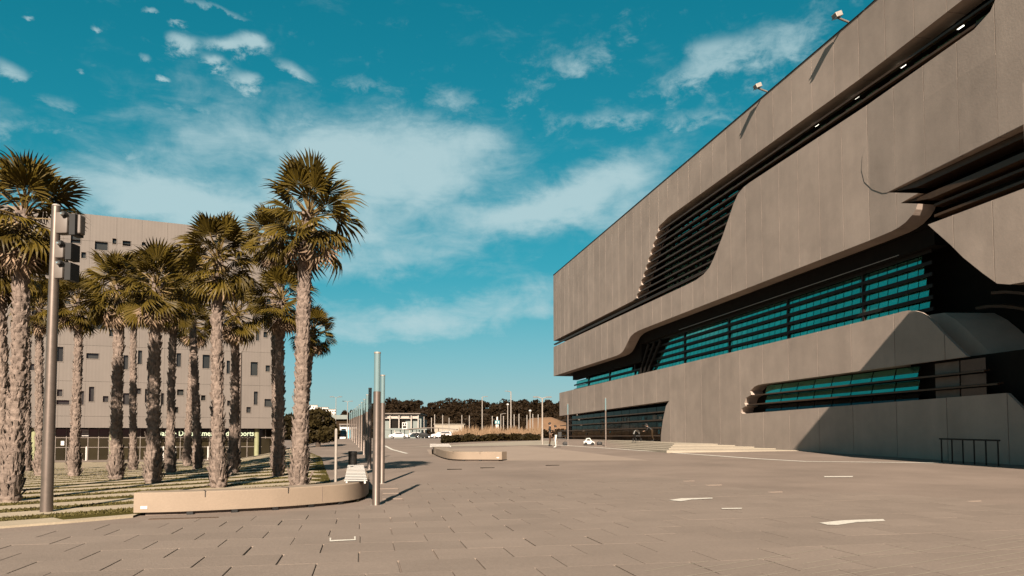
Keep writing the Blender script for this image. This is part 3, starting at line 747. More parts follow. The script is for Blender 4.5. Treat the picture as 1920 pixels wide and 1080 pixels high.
MB().add([LBP(tL, zB, .36), LBP(tR - .02, zB, .36), LBP(tR - .02, zt(tR) - .05, .36), LBP(tL, zt(tL) - .05, .36), LBP(tL, zB, 16), LBP(tR - .02, zB, 16), LBP(tR - .02, zt(tR) - .05, 16), LBP(tL, zt(tL) - .05, 16)], [(0, 1, 2, 3), (7, 6, 5, 4), (0, 4, 5, 1), (1, 5, 6, 2), (2, 6, 7, 3), (3, 7, 4, 0)]).build('wall', MT['clad'], lb)
for a, b, h in ((on_left(300, 410)[0], on_left(330, 410)[0], .25), (on_left(190, 404)[0], on_left(215, 404)[0], .2)):
    lbox('roof_unit', 'grey', a, b, zt(a) - .1, zt(a) + h, 3, 5)
lbox('core_wall', 'dark', tL, tR - 2.0, -1.0, zB - .02, 2.2, 15)
MB().tube([LBP(tR - .35, -1, -.05), LBP(tR - .35, zt(tR), -.05)], .07, 8).build('downpipe', MT['darkmetal'], lb)
# glazed ground floor
nb = 34; W = (tR - .6 - tL) / nb
zh_ = [(-.72, .55), (.63, 1.55), (1.63, zB - .12)]
for k in range(nb):
    a = tL + k * W
    for z0, z1 in zh_: lbox('glass_pane', 'glassl', a + .05, a + W - .05, z0, z1, 1.5, 1.54)
for k in range(0, nb + 1): lbox('mullion', 'reveal', tL + k * W - .04, tL + k * W + .04, -.75, zB - .02, 1.42, 1.49)
for z in (.59, 1.59): lbox('transom', 'reveal', tL, tR - .6, z - .035, z + .035, 1.43, 1.48)
for px in (208, 482, 60, -60): 
    a = on_left(px, 840)[0]; MB().tube([LBP(a, -.8, .9), LBP(a, zB, .9)], .26, 12).build('column', MT['palegreen'], lb, smooth=True)
lbox('door', 'glassl', on_left(492, 850)[0], on_left(507, 850)[0], -.75, 1.5, 1.3, 1.4)
for k, (xa, xb) in enumerate(((150, 163), (0, 14))):
    for i in range(4):
        a = on_left(xa, 800)[0]; b = on_left(xb, 800)[0]; lbox('blind_slat', 'white', a, b, 1.75 + .19 * i, 1.83 + .19 * i, 1.3, 1.34)
a = on_left(109, 835)[0]; lbox('notice', 'white', a, a + .3, .8, 1.25, 1.44, 1.465)
sg = empty('sign_letters', LBP(on_left(390, 812)[0], 2, .6)); sg['x'] = 1; del sg['x']
sg.parent = lb; sg.location = Vector(LBP(on_left(390, 812)[0], 0, .8)) - lb.location
def text_mesh(txt, size, loc, rz, material, parent, name='lettering', ext=.02, bold=.0, align='LEFT', fit=None, rx=90):
    cu = bpy.data.curves.new(name, 'FONT'); cu.body = txt; cu.size = size; cu.extrude = ext; cu.align_x = align; cu.offset = bold; cu.resolution_u = 3
    tmp = bpy.data.objects.new(name, cu); COL.objects.link(tmp); bpy.context.view_layer.update()
    me = bpy.data.meshes.new_from_object(tmp.evaluated_get(bpy.context.evaluated_depsgraph_get())); COL.objects.unlink(tmp); bpy.data.objects.remove(tmp)
    me.materials.clear(); me.materials.append(material)
    if fit:
        xs = [v.co.x for v in me.vertices]; k = fit / (max(xs) - min(xs))
        for v in me.vertices: v.co.x *= k
    o = bpy.data.objects.new(name, me); COL.objects.link(o); o.rotation_euler = (R(rx), 0, rz); o.parent = parent; o.location = Vector(loc) - (world_loc(parent) if parent else Vector((0, 0, 0))); return o
bpy.data.objects.remove(sg)
a = on_left(292, 812); b = on_left(476, 812)
text_mesh('Maison Départementale des Sports', .78, LBP(a[0], on_left(380, 817)[1], .62), R(90 - 79.1), MT['signtext'], lb, bold=.012, fit=b[0] - a[0])
lbox('sign_rail', 'darkmetal', a[0] - .2, b[0] + .2, on_left(380, 819)[1] - .05, on_left(380, 819)[1] + .0, .64, .72)
# low white bollards in front of the ground floor
for px, wh in ((102, 'standing close by the floodlight mast'), (170, 'right of the short palm near the mast'), (309, 'between the brown trunk and the slim palm'), (331, 'touching the slim palm trunk in view'), (363, 'right of the far low palm'), (390, 'just left of the pale palm trunk'), (45, 'beside the large leftmost palm trunk')):
    p = Vector(LBP(on_left(px, 850)[0], 0, -3.0)); z = T(p.x, p.y)
    r = empty('white_bollard', (p.x, p.y, z)); tag(r, 'slim white bollard before the glazed office front, ' + wh, 'bollard', 'white bollards before the office building')
    MB().tube([(p.x, p.y, z), (p.x, p.y, z + 1.35)], .075, 8).build('shaft', MT['white'], r)
    MB().tube([(p.x, p.y, z + 1.351), (p.x, p.y, z + 1.4)], [.08, .05], 8).build('cap', MT['galv'], r)

# ------------------------------------------------------------------ palm garden
gpoly = [(-70, 14.6)] + [(x, y + (.05 if i < 4 else .42)) for i, (x, y) in enumerate(GARDEN_FRONT)] + [(-.9, 24), (-1.6, 34), (-2.4, 46), (-4.5, 60), (-5.5, 74), (-70, 62)]
GP_ = [p for p in gpoly]
sheet('garden_ground', GP_, MT['soil'], .022, cell=1.0)
th = R(37); sdv = Vector((math.cos(th), math.sin(th))); sn = Vector((-math.sin(th), math.cos(th)))
garden = empty('garden_paving', (-10, 30, 0)); garden['kind'] = 'structure'
s0 = Vector(ground(200, 970).xy).dot(sn)
PER = 1.86
for k in range(-6, 40):
    c = s0 + k * PER; t = -75.0; run = []
    runs = []
    while t < 60:
        p = sdv * t + sn * (c); ok = all(inside(GP_, *(p + sn * o)) for o in (-.42, .42))
        if ok: run.append(t)
        elif run: runs.append(run); run = []
        t += .5
    if run: runs.append(run)
    for run in runs:
        if len(run) < 3 or run[-1] < -60: continue
        mb = MB(); vs = []; w = .47
        for t in run:
            for o, dz in ((-w, -.02), (-w, .030), (w, .030), (w, -.02)):
                wob = .03 * noise.noise(Vector((t * .6, k * 3.1 + o, 0)))
                p = sdv * t + sn * (c + o + wob); vs.append((p.x, p.y, T(p.x, p.y) + dz))
        nn = len(run)
        mb.add(vs, [(4 * i + j, 4 * i + j + 1, 4 * i + j + 5, 4 * i + j + 4) for i in range(nn - 1) for j in range(3)] + [(0, 1, 2, 3), (4 * nn - 1, 4 * nn - 2, 4 * nn - 3, 4 * nn - 4)])
        mb.build('concrete_strip', MT['strip'], garden)
# kerb along the front edge
kp = [(p[0], p[1]) for p in GARDEN_FRONT]
mb = MB(); vs = []
for i, (x, y) in enumerate(kp[:5]):
    for oy, dz in ((-.02, -.02), (-.02, .040), (.42, .040), (.42, -.02)): vs.append((x, y + oy, T(x, y + oy) + dz))
mb.add(vs, [(4 * i + j, 4 * i + j + 1, 4 * i + j + 5, 4 * i + j + 4) for i in range(4) for j in range(3)])
mb.build('garden_kerb', MT['strip'], kind='structure')
# grass between the strips
gr = MB(); rs = random.Random(5); made = 0
for _ in range(90000):
    dep = 12 + 34 * rs.random() ** 1.5; off = rs.uniform(-.72, -.16) * dep
    p = Vector((0, 0)) + Vector(F_.xy).normalized() * dep + Vector(R_.xy) * off
    ph = ((p.dot(sn) - s0 + PER / 2) % PER) - PER / 2
    if abs(ph) < .49 or not inside(GP_, p.x, p.y): continue
    if noise.noise(Vector((p.x * .5, p.y * .5, 3))) < -.28: continue
    h = rs.uniform(.015, .05); a = rs.uniform(0, 6.28); w = .012 + .0006 * dep; dx, dy = math.cos(a) * w, math.sin(a) * w; z = T(p.x, p.y) + .018
    lx, ly = rs.uniform(-.04, .04), rs.uniform(-.04, .04)
    gr.add([(p.x - dx, p.y - dy, z), (p.x + dx, p.y + dy, z), (p.x + lx, p.y + ly, z + h)], [(0, 1, 2)]); made += 1
gr.build('grass', MT['blade'], fix=False, kind='stuff')

# ------------------------------------------------------------------ palms
def frond_mesh(name, nb, half, droop, petiole, fold, seed, split=.66):
    """a fan leaf: stalk along +X, then blades that part towards their tips (unit length)"""
    r = random.Random(seed); mb = MB()
    mb.tube([(0, 0, 0), (petiole * .5, 0, .015), (petiole, 0, 0)], [.020, .014, .010], 4, cap=False, m=1)
    L = 1 - petiole
    for i in range(nb):
        a = -half + 2 * half * (i + .5) / nb; da = half / nb * 1.02
        ln = L * (.80 + .20 * math.cos(a * .9)) * r.uniform(.93, 1.04); dr = droop * r.uniform(.5, 1.6)
        def pt(rad, ang, side_z):
            f = rad / L; cup = -.10 * abs(math.sin(ang)) * f
            return (petiole + rad * math.cos(ang), rad * math.sin(ang), side_z - dr * f * f * f * L + cup)
        r0, r1, r2 = .02, ln * split, ln * .82
        zf = fold * (1 if i % 2 else -1)
        vs = [pt(r0, a, 0), pt(r1, a - da, -zf * r1), pt(r1, a, zf * r1), pt(r1, a + da, -zf * r1), pt(r2, a - da * .42, -zf * .4 * r1), pt(r2, a + da * .42, zf * .4 * r1), pt(ln, a + r.uniform(-.03, .03), -r.uniform(0, .05))]
        mb.add(vs, [(0, 1, 2), (0, 2, 3), (1, 4, 5, 2), (2, 5, 3), (4, 6, 5)])
    me = bpy.data.meshes.new(name); me.from_pydata(mb.v, [], mb.f); me.materials.append(MT['palm']); me.materials.append(MT['petiole']); me.polygons.foreach_set('material_index', mb.m); return me
FR = [frond_mesh('fan_leaf', 24, R(100), .16, .46, .03, 1), frond_mesh('fan_leaf', 26, R(112), .30, .44, .03, 2), frond_mesh('fan_leaf', 22, R(88), .10, .48, .035, 3), frond_mesh('fan_leaf', 24, R(104), .5, .45, .03, 4)]
DEAD = frond_mesh('dry_leaf', 16, R(62), .25, .40, .05, 5); DEAD.materials[0] = MT['rind']
def orient(d, up=Vector((0, 0, 1)), roll=0.):
    x = d.normalized(); y = up.cross(x)
    if y.length < .05: y = Vector((0, 1, 0)).cross(x)
    y.normalize(); z = x.cross(y); m = Matrix((x, y, z)).transposed()
    return (m @ Matrix.Rotation(roll, 3, 'X')).to_euler()
def trunk_mesh(h, r, lean, seed, hifi):
    rs = random.Random(seed); mb = MB(); n = 26 if hifi else 18; dz = .045 if hifi else .07; k = int((h + .1) / dz) + 1; vs = []
    rowh = .19; nbt = 7
    for i in range(k):
        z = -.1 + i * dz; t = max(0, z / h)
        rad = r * (1.0 - .28 * t) * (1 + .30 * math.exp(-max(0, z) / .55)) * (1 + .10 * math.exp(-((h - z) / .6) ** 2))
        lx = lean[0] * t ** 1.4 + .04 * math.sin(t * 4 + seed); ly = lean[1] * t ** 1.4 + .03 * math.sin(t * 5 + seed * 2)
        for j in range(n):
            a = 2 * math.pi * j / n
            rw = z / rowh + .18 * noise.noise(Vector((math.cos(a) * 2, math.sin(a) * 2, z * .8 + seed)))
            fr = rw % 1.0; idx = math.floor(rw)
            lobe = abs(math.sin(a * nbt / 2 + (math.pi / 2 if idx % 2 else 0) + .4 * noise.noise(Vector((idx * 1.3, seed, 0)))))
            boot = lobe * (fr ** 1.6) * (.055 + .05 * math.exp(-max(0, z) / 1.2)) * (1 + .9 * noise.noise(Vector((a * 2, idx * .7, seed * 3))))
            rough = .028 * noise.noise(Vector((math.cos(a) * 5, math.sin(a) * 5, z * 6 + seed * 7))) + .05 * math.exp(-max(0, z) / .5) * noise.noise(Vector((math.cos(a) * 4, math.sin(a) * 4, z * 1.5)))
            rr = rad + boot + rough
            vs.append((lx + rr * math.cos(a), ly + rr * math.sin(a), z - .05 * lobe * fr))
    fs = [(i * n + j, i * n + (j + 1) % n, (i + 1) * n + (j + 1) % n, (i + 1) * n + j) for i in range(k - 1) for j in range(n)] + [tuple((k - 1) * n + j for j in range(n))]
    mb.add(vs, fs); return mb
palm_specs = [  # base px, base py, crown px, crown py, crown radius px, trunk width px, label
    (558, 918, 579, 393, 108, 33, 'tall palm whose shaggy trunk rises right behind the curved bench'),
    (407, 916, 410, 478, 90, 27, 'palm with pale upright trunk behind the middle of the curved bench'),
    (287, 907, 294, 528, 84, 29, 'palm with brown trunk behind the left half of the curved bench'),
    (219, 900, 222, 533, 80, 25, 'palm just left of the bench end, dry leaves hanging under its crown'),
    (140, 894, 146, 562, 62, 20, 'short palm half hidden by the floodlight mast, right of it'),
    (20, 942, 46, 392, 118, 36, 'large leftmost palm with a thick trunk beside the floodlight mast'),
    (0, 925, 2, 480, 95, 30, 'palm cut by the left edge, behind the large leftmost palm'),
    (73, 893, 75, 572, 58, 17, 'low dark palm seen left of the floodlight mast'),
    (249, 882, 251, 560, 56, 15, 'slim far palm between two brown trunks left of the bench'),
    (320, 887, 324, 566, 60, 17, 'slim palm between the brown trunk and the pale trunk, dry leaf hanging'),
    (352, 874, 362, 604, 48, 14, 'far low palm under the crown of the pale trunked palm'),
    (437, 888, 440, 580, 66, 20, 'palm right behind the pale trunk, a bunch of dry leaves at its neck'),
    (520, 894, 528, 556, 72, 21, 'palm with a fully shaded dark trunk left of the tall palm'),
    (566, 884, 588, 618, 52, 15, 'low far palm whose crown peeks out right of the tall trunk'),
    (48, 884, 52, 500, 70, 18, 'far palm between the large leftmost palm and the mast'),
    (520, 880, 512, 440, 66, 18, 'palm crown behind and left of the tall palm crown'),
    (372, 880, 352, 520, 58, 16, 'far palm whose crown fills the gap between the two middle crowns'),
]
for i, (bx, by, cx, cy, rp, tw, label) in enumerate(palm_specs):
    b = ground(bx, by); dep = depth(b); c = at_depth(cx, cy, dep)
    Rm = rp * (.97 if rp > 95 else .92) / FPX * dep; h = c.z - b.z - .10 * Rm; tr = tw / FPX * dep / 2 * .70
    root = empty('palm_tree', tuple(b)); tag(root, label, 'palm tree', 'palms in the striped garden')
    lean = (c - b); lean = (lean.x, lean.y)
    t = trunk_mesh(h, tr, lean, i + 1, dep < 30)
    me = t.build('trunk', MT['trunk'], None, smooth=False, fix=False, center=False); me.parent = root
    me.data.polygons.foreach_set('use_smooth', [True] * len(me.data.polygons))
    top = Vector((lean[0], lean[1], h)); rs = random.Random(100 + i)
    nf = 36 if rp > 60 else 30
    # heart of the crown: old leaf bases
    hm = MB()
    for j in range(46):
        a = rs.uniform(0, 6.28); el = rs.uniform(-.9, 1.2); d = Vector((math.cos(a) * math.cos(el), math.sin(a) * math.cos(el), math.sin(el)))
        p0 = top + Vector((0, 0, rs.uniform(-.5, .1) * Rm)); hm.tube([p0, p0 + d * Rm * rs.uniform(.22, .42)], [.03, .012], 3, cap=False)
    o = hm.build('leaf_bases', MT['petiole'], None, fix=False, center=False); o.parent = root; o['kind'] = 'stuff'
    for j in range(nf):
        f = (j + .5) / nf; el = R(86 - 140 * f ** .95) + rs.uniform(-.12, .12); az = j * 2.39996 + rs.uniform(-.25, .25)
        d = Vector((math.cos(az) * math.cos(el), math.sin(az) * math.cos(el), math.sin(el)))
        fo = bpy.data.objects.new('fan_leaf', rs.choice(FR if f > .3 else FR[:3])); COL.objects.link(fo); fo.parent = root
        fo.location = top + Vector((0, 0, (.12 - .30 * f) * Rm)) + d * .05 * Rm
        fo.rotation_euler = orient(d, roll=rs.uniform(-.9, .9)); s = Rm * rs.uniform(.86, 1.08) * (1.0 if f > .15 else .95); fo.scale = (s, s, s)
    fm_ = MB(); rows_f = int(h / .105)
    for q in range(rows_f):
        for w in range(14 if q < 8 else 6):
            z = (q + rs.random()) * .105; t_ = z / h; low = math.exp(-z / .9)
            a = rs.uniform(0, 6.283); rad = tr * (1 - .28 * t_) * (1 + .30 * math.exp(-z / .55)) + .012
            cxp = lean[0] * t_ ** 1.4 + .04 * math.sin(t_ * 4 + i + 1); cyp = lean[1] * t_ ** 1.4 + .03 * math.sin(t_ * 5 + i * 2 + 2)
            H_ = rs.uniform(.14, .32) + .34 * low * rs.random(); Wd = rs.uniform(.04, .10); out_ = rs.uniform(.02, .10) + .13 * low * rs.random(); sk = rs.uniform(-.5, .5)
            def pp(da, r_, dz): return (cxp + r_ * math.cos(a + da), cyp + r_ * math.sin(a + da), max(.0, z + dz))
            da = Wd / rad
            fm_.add([pp(-da, rad - .03, 0), pp(da, rad - .03, 0), pp(sk * da - da * .35, rad + out_, H_), pp(sk * da + da * .35, rad + out_ * .8, H_ * 1.02), pp(0, rad + .035, H_ * .35)], [(0, 4, 2), (4, 3, 2), (4, 1, 3), (0, 1, 4)])
    o = fm_.build('bark_flakes', MT['trunk'], None, fix=False, center=False); o.parent = root; o['kind'] = 'stuff'
    nd = {3: 12, 9: 10, 11: 12, 4: 8, 2: 7, 5: 8, 7: 7}.get(i, 4)
    for j in range(nd):
        az = (-1.57 + rs.uniform(-1.1, 1.1)); el = R(rs.uniform(-84, -66)); d = Vector((math.cos(az) * math.cos(el), math.sin(az) * math.cos(el), math.sin(el)))
        fo = bpy.data.objects.new('dry_leaf', DEAD); COL.objects.link(fo); fo.parent = root
        fo.location = top + Vector((math.cos(az) * tr * 1.3, math.sin(az) * tr * 1.3, -.18 * Rm)); fo.rotation_euler = orient(d, roll=rs.uniform(-1.2, 1.2)); s = Rm * rs.uniform(.65, .95); fo.scale = (s, s, s)

# ------------------------------------------------------------------ benches
def bench(path_px, h, wd, name, label, seat_px, seat_n, tag_px, flip=False):
    P = [ground(*p) for p in path_px]
    pts = []
    for i in range(len(P) - 1):
        p0, p1, p2, p3 = P[max(i - 1, 0)], P[i], P[i + 1], P[min(i + 2, len(P) - 1)]
        k = max(2, int((p2 - p1).length / .25))
        for j in range(k):
            t = j / k; pts.append(.5 * ((2 * p1) + (-p0 + p2) * t + (2 * p0 - 5 * p1 + 4 * p2 - p3) * t * t + (-p0 + 3 * p1 - 3 * p2 + p3) * t ** 3))
    pts.append(P[-1]); n = len(pts)
    root = empty(name, tuple(P[0])); tag(root, label, 'bench', 'concrete benches of the plaza')
    nr = []
    for i in range(n):
        t = pts[min(i + 1, n - 1)] - pts[max(i - 1, 0)]; t.z = 0; t.normalize(); q = Vector((-t.y, t.x, 0)); nr.append(-q if flip else q)
    def sweep(i0, i1, z0, z1, a, b, ch=.02):
        mb = MB(); vs = []; m = 6
        for i in range(i0, i1 + 1):
            p, q = pts[i], nr[i]; g0 = T(p.x, p.y)
            for o, z in ((a, z0), (a, z1 - ch), (a + ch, z1), (b - ch, z1), (b, z1 - ch), (b, z0)):
                w = p + q * o; vs.append((w.x, w.y, g0 + z))
        k = i1 - i0
        mb.add(vs, [(m * i + j, m * i + (j + 1) % m, m * (i + 1) + (j + 1) % m, m * (i + 1) + j) for i in range(k) for j in range(m)] + [tuple(range(m)), tuple(m * k + j for j in range(m - 1, -1, -1))])
        return mb
    segs = [0] + [int(n * f) for f in (.34, .60, .80)] + [n - 1]
    for a, b in zip(segs, segs[1:]):
        o = sweep(a, b, .07, h, 0., wd).build('seat_block', MT['bench'], root, smooth=True)
    for i in range(int(n * .10), n - 2, max(2, n // 12)):
        p = pts[i] + nr[i] * wd * .5; g0 = T(p.x, p.y); MB().box((p.x, p.y, g0 + .03), (.12, wd * .97, .14), math.atan2(nr[i].y, nr[i].x) - R(90)).build('foot', MT['black'], root)
    sweep(1, n - 2, -.02, .067, .10, wd - .05, .005).build('plinth', MT['pave'], root)
    # white slatted seat
    A, B = [p if isinstance(p, Vector) else ground(*p) for p in seat_px[:2]]; 
    ax = (B - A); L_ = ax.length; ax.normalize(); side = Vector((ax.y, -ax.x, 0)); 
    sw = seat_px[2]
    for i in range(seat_n):
        c = A + ax * (L_ * (i + .5) / seat_n); c = c + side * (sw / 2 * (1 if not flip else 1)); g0 = T(c.x, c.y)
        MB().box((c.x, c.y, g0 + h + .035), (sw, L_ / seat_n * .52, .010), math.atan2(side.y, side.x), ).build('seat_slat', MT['white'], root)
    for o in (.06, sw - .06):
        c = (A + B) / 2 + side * o; MB().box((c.x, c.y, T(c.x, c.y) + h - .03), (.04, L_, .05), math.atan2(ax.y, ax.x) - R(90)).build('seat_rail', MT['white'], root)
    c = A.lerp(B, .56) + side * sw / 2; MB().box((c.x, c.y, T(c.x, c.y) + .09), (sw * .80, L_ * .86, .20), math.atan2(ax.y, ax.x) - R(90)).build('seat_shade_base', MT['dark'], root)  # near-black base colour stands in for the shade under the slats
    for fr in (.12, .27, .62):
        i_ = int(n * fr); p = pts[i_]; q = nr[i_]; a_ = math.atan2(q.y, q.x) - R(90); g0 = T(p.x, p.y)
        c = p + q * .16; MB().box((c.x, c.y, g0 + h + .004), (.018, .36, .008), a_).build('edge_strip', MT['black'], root)
        c = p - q * .004; MB().box((c.x, c.y, g0 + h - .06), (.016, .008, .12), a_).build('edge_strip', MT['black'], root)
    for fr in (.34, .60, .80):
        i_ = int(n * fr); p = pts[i_] - nr[i_] * .003; q = nr[i_]; MB().box((p.x, p.y, T(p.x, p.y) + h / 2 + .05), (.009, .008, h - .14), math.atan2(q.y, q.x) - R(90)).build('joint', MT['galv' if fr > .7 else 'road'], root)
    # small plate near one end
    i = tag_px; p = pts[i]; t = (pts[min(i + 1, n - 1)] - pts[max(i - 1, 0)]); 
    MB().box((p.x - nr[i].x * .006, p.y - nr[i].y * .006, T(p.x, p.y) + .17), (.13, .012, .06), math.atan2(t.y, t.x)).build('plate', MT['white'], root)
    return root
bench([(250, 968), (330, 966), (440, 961), (540, 955), (620, 948), (655, 944), (680, 938), (691, 929), (690, 918), (684, 908)], .47, .62, 'curved_bench', 'long curved concrete bench with a white slatted seat, beside the palm garden', [at_depth(645, 912, 17.9), at_depth(652, 879, 26.5), .55], 12, 1)
bench([(941, 864.5), (900, 864.3), (860, 864), (838, 862), (822, 857), (812, 852)], .47, .75, 'curved_bench', 'far smaller concrete bench with white slats on its left end, on the pale paving', [(806, 853.5), (806, 846), 1.3], 6, 1, flip=True)

# litter bin
b = ground(661, 875); r = empty('litter_bin', tuple(b)); tag(r, 'dark round litter bin behind the white slatted seat', 'litter bin')
MB().tube([b + Vector((0, 0, .04)), b + Vector((0, 0, .66))], [.19, .20], 14).build('body', MT['darkmetal'], r, smooth=True)
MB().tube([b + Vector((0, 0, .662)), b + Vector((0, 0, .70)), b + Vector((0, 0, .72))], [.21, .21, .17], 14).build('rim', MT['black'], r)
MB().tube([b, b + Vector((0, 0, .038))], [.16, .16], 12).build('base', MT['black'], r)

# ------------------------------------------------------------------ light columns
proto = empty('light_column'); 
MB().tube([(0, 0, 0), (0, 0, .02), (0, 0, 2.62)], [.092, .085, .085], 20).build('shaft', MT['steel'], proto, smooth=True)
MB().tube([(0, 0, 2.622), (0, 0, 3.50)], [.072, .072], 20).build('diffuser', MT['lampglass'], proto, smooth=True)
MB().tube([(0, 0, 3.502), (0, 0, 3.54)], [.078, .078], 20).build('cap', MT['galv'], proto, smooth=True)
MB().tube([(0, 0, 0), (0, 0, .015)], [.14, .14], 16).build('base_plate', MT['galv'], proto)
col_px = [(705, 948), (716, 907)]
cols = [ground(*p) for p in col_px]
# the row goes on at even steps, parallel to the concrete building
yy = 33.0; k = 0
while yy < 108:
    x = .30 - .0035 * (yy - 33) ** 1.5; cols.append(Vector((x, yy, T(x, yy)))); yy += 7.6; k += 1
words = ['nearest', 'second nearest', 'third', 'fourth', 'fifth', 'sixth', 'seventh', 'eighth', 'ninth', 'tenth', 'eleventh', 'twelfth']
for i, p in enumerate(cols):
    o = proto if i == 0 else copy_tree(proto)
    o.location = p
    tag(o, ('tallest looking, nearest steel light column standing beside the curved bench' if i == 0 else 'second steel light column, just behind and right of the nearest one' if i == 1 else 'steel light column with frosted top, %s from the camera in its row' % words[i]), 'light column', 'steel light columns in a row')
for i, (px, py, hh) in enumerate(((1065, 835, 3.3), (1136, 837, 3.5))):
    b = ground(px, py); r = copy_tree(proto); dep = depth(b); r.location = b; s = ((py - (757 if i == 0 else 746)) / FPX * dep) / 3.54; r.scale = (max(.7, s * .6), max(.7, s * .6), s)
    tag(r, ('slim light column standing before the entrance window, right of the people' if i == 0 else 'slim light column before the entrance window, nearest to the stone steps'), 'light column', 'slim light columns by the entrance window')

# floodlight masts in the garden
def mast(b, label):
    r = empty('floodlight_mast'); tag(r, label, 'floodlight mast', 'floodlight masts in the palm garden')
    MB().tube([(0, 0, 0), (0, 0, .3), (0, 0, 3), (0, 0, 6.55)], [.125, .12, .11, .088], 20).build('pole', MT['steel'], r, smooth=True)
    MB().tube([(0, 0, 0), (0, 0, .02)], [.2, .2], 16).build('base_plate', MT['galv'], r)
    for z0, hgt, w in ((5.93, .46, .27), (5.40, .36, .20), (4.96, .38, .20)):
        h = MB().box((.10 + w / 2, -.06, z0 + hgt / 2), (w, .22, hgt)).build('lamp_housing', MT['grey'], r, bevel=.03, smooth=True)
        MB().box((.10 + w + .085, .02, z0 + hgt / 2 - .03), (.13, .30, hgt * .98)).build('lamp_visor', MT['black'], h)
        MB().tube([(.10 + w * .8, -.18, z0 + hgt - .06), (.10 + w * .8, -.25, z0 + hgt - .06)], [.07, .05], 10).build('knob', MT['black'], h)
        MB().tube([(.10 + w * .8 - .01, -.251, z0 + hgt - .07), (.10 + w * .8 - .01, -.285, z0 + hgt - .07)], [.032, .02], 8).build('bolt', MT['chrome'], h)
        MB().box((.06, 0, z0 + hgt / 2), (.18, .05, .06)).build('bracket', MT['black'], r)
    h = MB().box((.47, .06, 6.16), (.2, .2, .42)).build('lamp_housing', MT['grey'], r, bevel=.03)
    MB().tube([(0, 0, 6.56), (0, 0, 6.60)], [.09, .07], 16).build('cap', MT['galv'], r)
    r.location = b; r.rotation_euler = (0, 0, -YAW - R(4)); return r
b = ground(87, 962); mast(b, 'tall grey floodlight mast with stacked lamp boxes, in front of the leftmost palms')
b = ground(447, 876); m2 = copy_tree([o for o in COL.objects if o.name == 'floodlight_mast'][0]); m2.location = b; m2['label'] = 'far floodlight mast seen between the pale trunk and the shaded dark trunk'; m2.rotation_euler = (0, 0, -YAW + R(160)); m2.scale = (.8, .8, .86)
# thin post behind the bench
b = ground(629, 912); r = empty('thin_post', tuple(b)); tag(r, 'thin pale metal post behind the curved bench, right of the tall palm', 'post')
MB().tube([b, b + Vector((0, 0, 1.74))], .045, 10).build('shaft', MT['galv'], r); MB().tube([b + Vector((0, 0, 1.741)), b + Vector((0, 0, 1.80))], [.05, .02], 10).build('cap', MT['galv'], r)

# ------------------------------------------------------------------ trees and far ground
def leafcloud(center, rad, n, size, seed, lobes=7, squash=.8):
    rs = random.Random(seed); mb = MB(); cs = []
    for i in range(lobes):
        a = rs.uniform(0, 6.28); q = rs.random() ** .5 * .62; cs.append((Vector((math.cos(a) * q * rad, math.sin(a) * q * rad, rs.uniform(-.45, .55) * rad * squash)), rad * rs.uniform(.34, .55)))
    for _ in range(n):
        c, r_ = rs.choice(cs); d = Vector((rs.gauss(0, 1), rs.gauss(0, 1), rs.gauss(0, 1))).normalized(); p = Vector(center) + c + Vector((d.x, d.y, d.z * squash)) * r_ * rs.uniform(.72, 1.06)
        a = Vector((rs.gauss(0, 1), rs.gauss(0, 1), rs.gauss(0, 1))).normalized(); b_ = a.orthogonal().normalized(); b_ = (Matrix.Rotation(rs.uniform(0, 6.28), 3, a) @ b_); s = size * rs.uniform(.6, 1.3)
        q = a.cross(b_); mb.add([p - b_ * s * .5, p + q * s * .34, p + b_ * s * .6, p - q * s * .34], [(0, 1, 2, 3)])
    return mb
def tree(name, base, h, rad, label, seed, m='tree', n=2500, size=.3, group=None, sq=.8, low=.4):
    base = Vector(base); r = empty(name, tuple(base)); tag(r, label, 'tree', group)
    tb = MB().tube([base - Vector((0, 0, .3)), base + Vector((.05, 0, h * .35)), base + Vector((0, .1, h * .75))], [rad * .09 + .05, rad * .06 + .04, .05], 8); 
    for a in range(5): w = a * 1.3; tb.tube([base + Vector((0, 0, h * (.3 + .06 * a))), base + Vector((math.cos(w) * rad * .5, math.sin(w) * rad * .5, h * (.55 + .06 * a)))], [.06, .02], 5)
    tb.build('trunk', MT['bark'], r)
    leafcloud(base + Vector((0, 0, h - rad * sq * 1.05)), rad, n, size, seed, 9, sq).build('crown', MT[m], r, fix=False)
# dark tree left of the street
b = ground(596, 838); dep = depth(b)
tree('broadleaf_tree', b, 72 / FPX * dep, 46 / FPX * dep, 'dense dark rounded tree at the corner behind the palm garden', 21, n=6000, size=.34, sq=.72)
b = ground(552, 840); dep = depth(b)
tree('broadleaf_tree', b, 66 / FPX * dep, 34 / FPX * dep, 'dark bush-like tree half hidden by the tall palm trunk, beside the office building', 22, n=3500, size=.34, sq=.8)

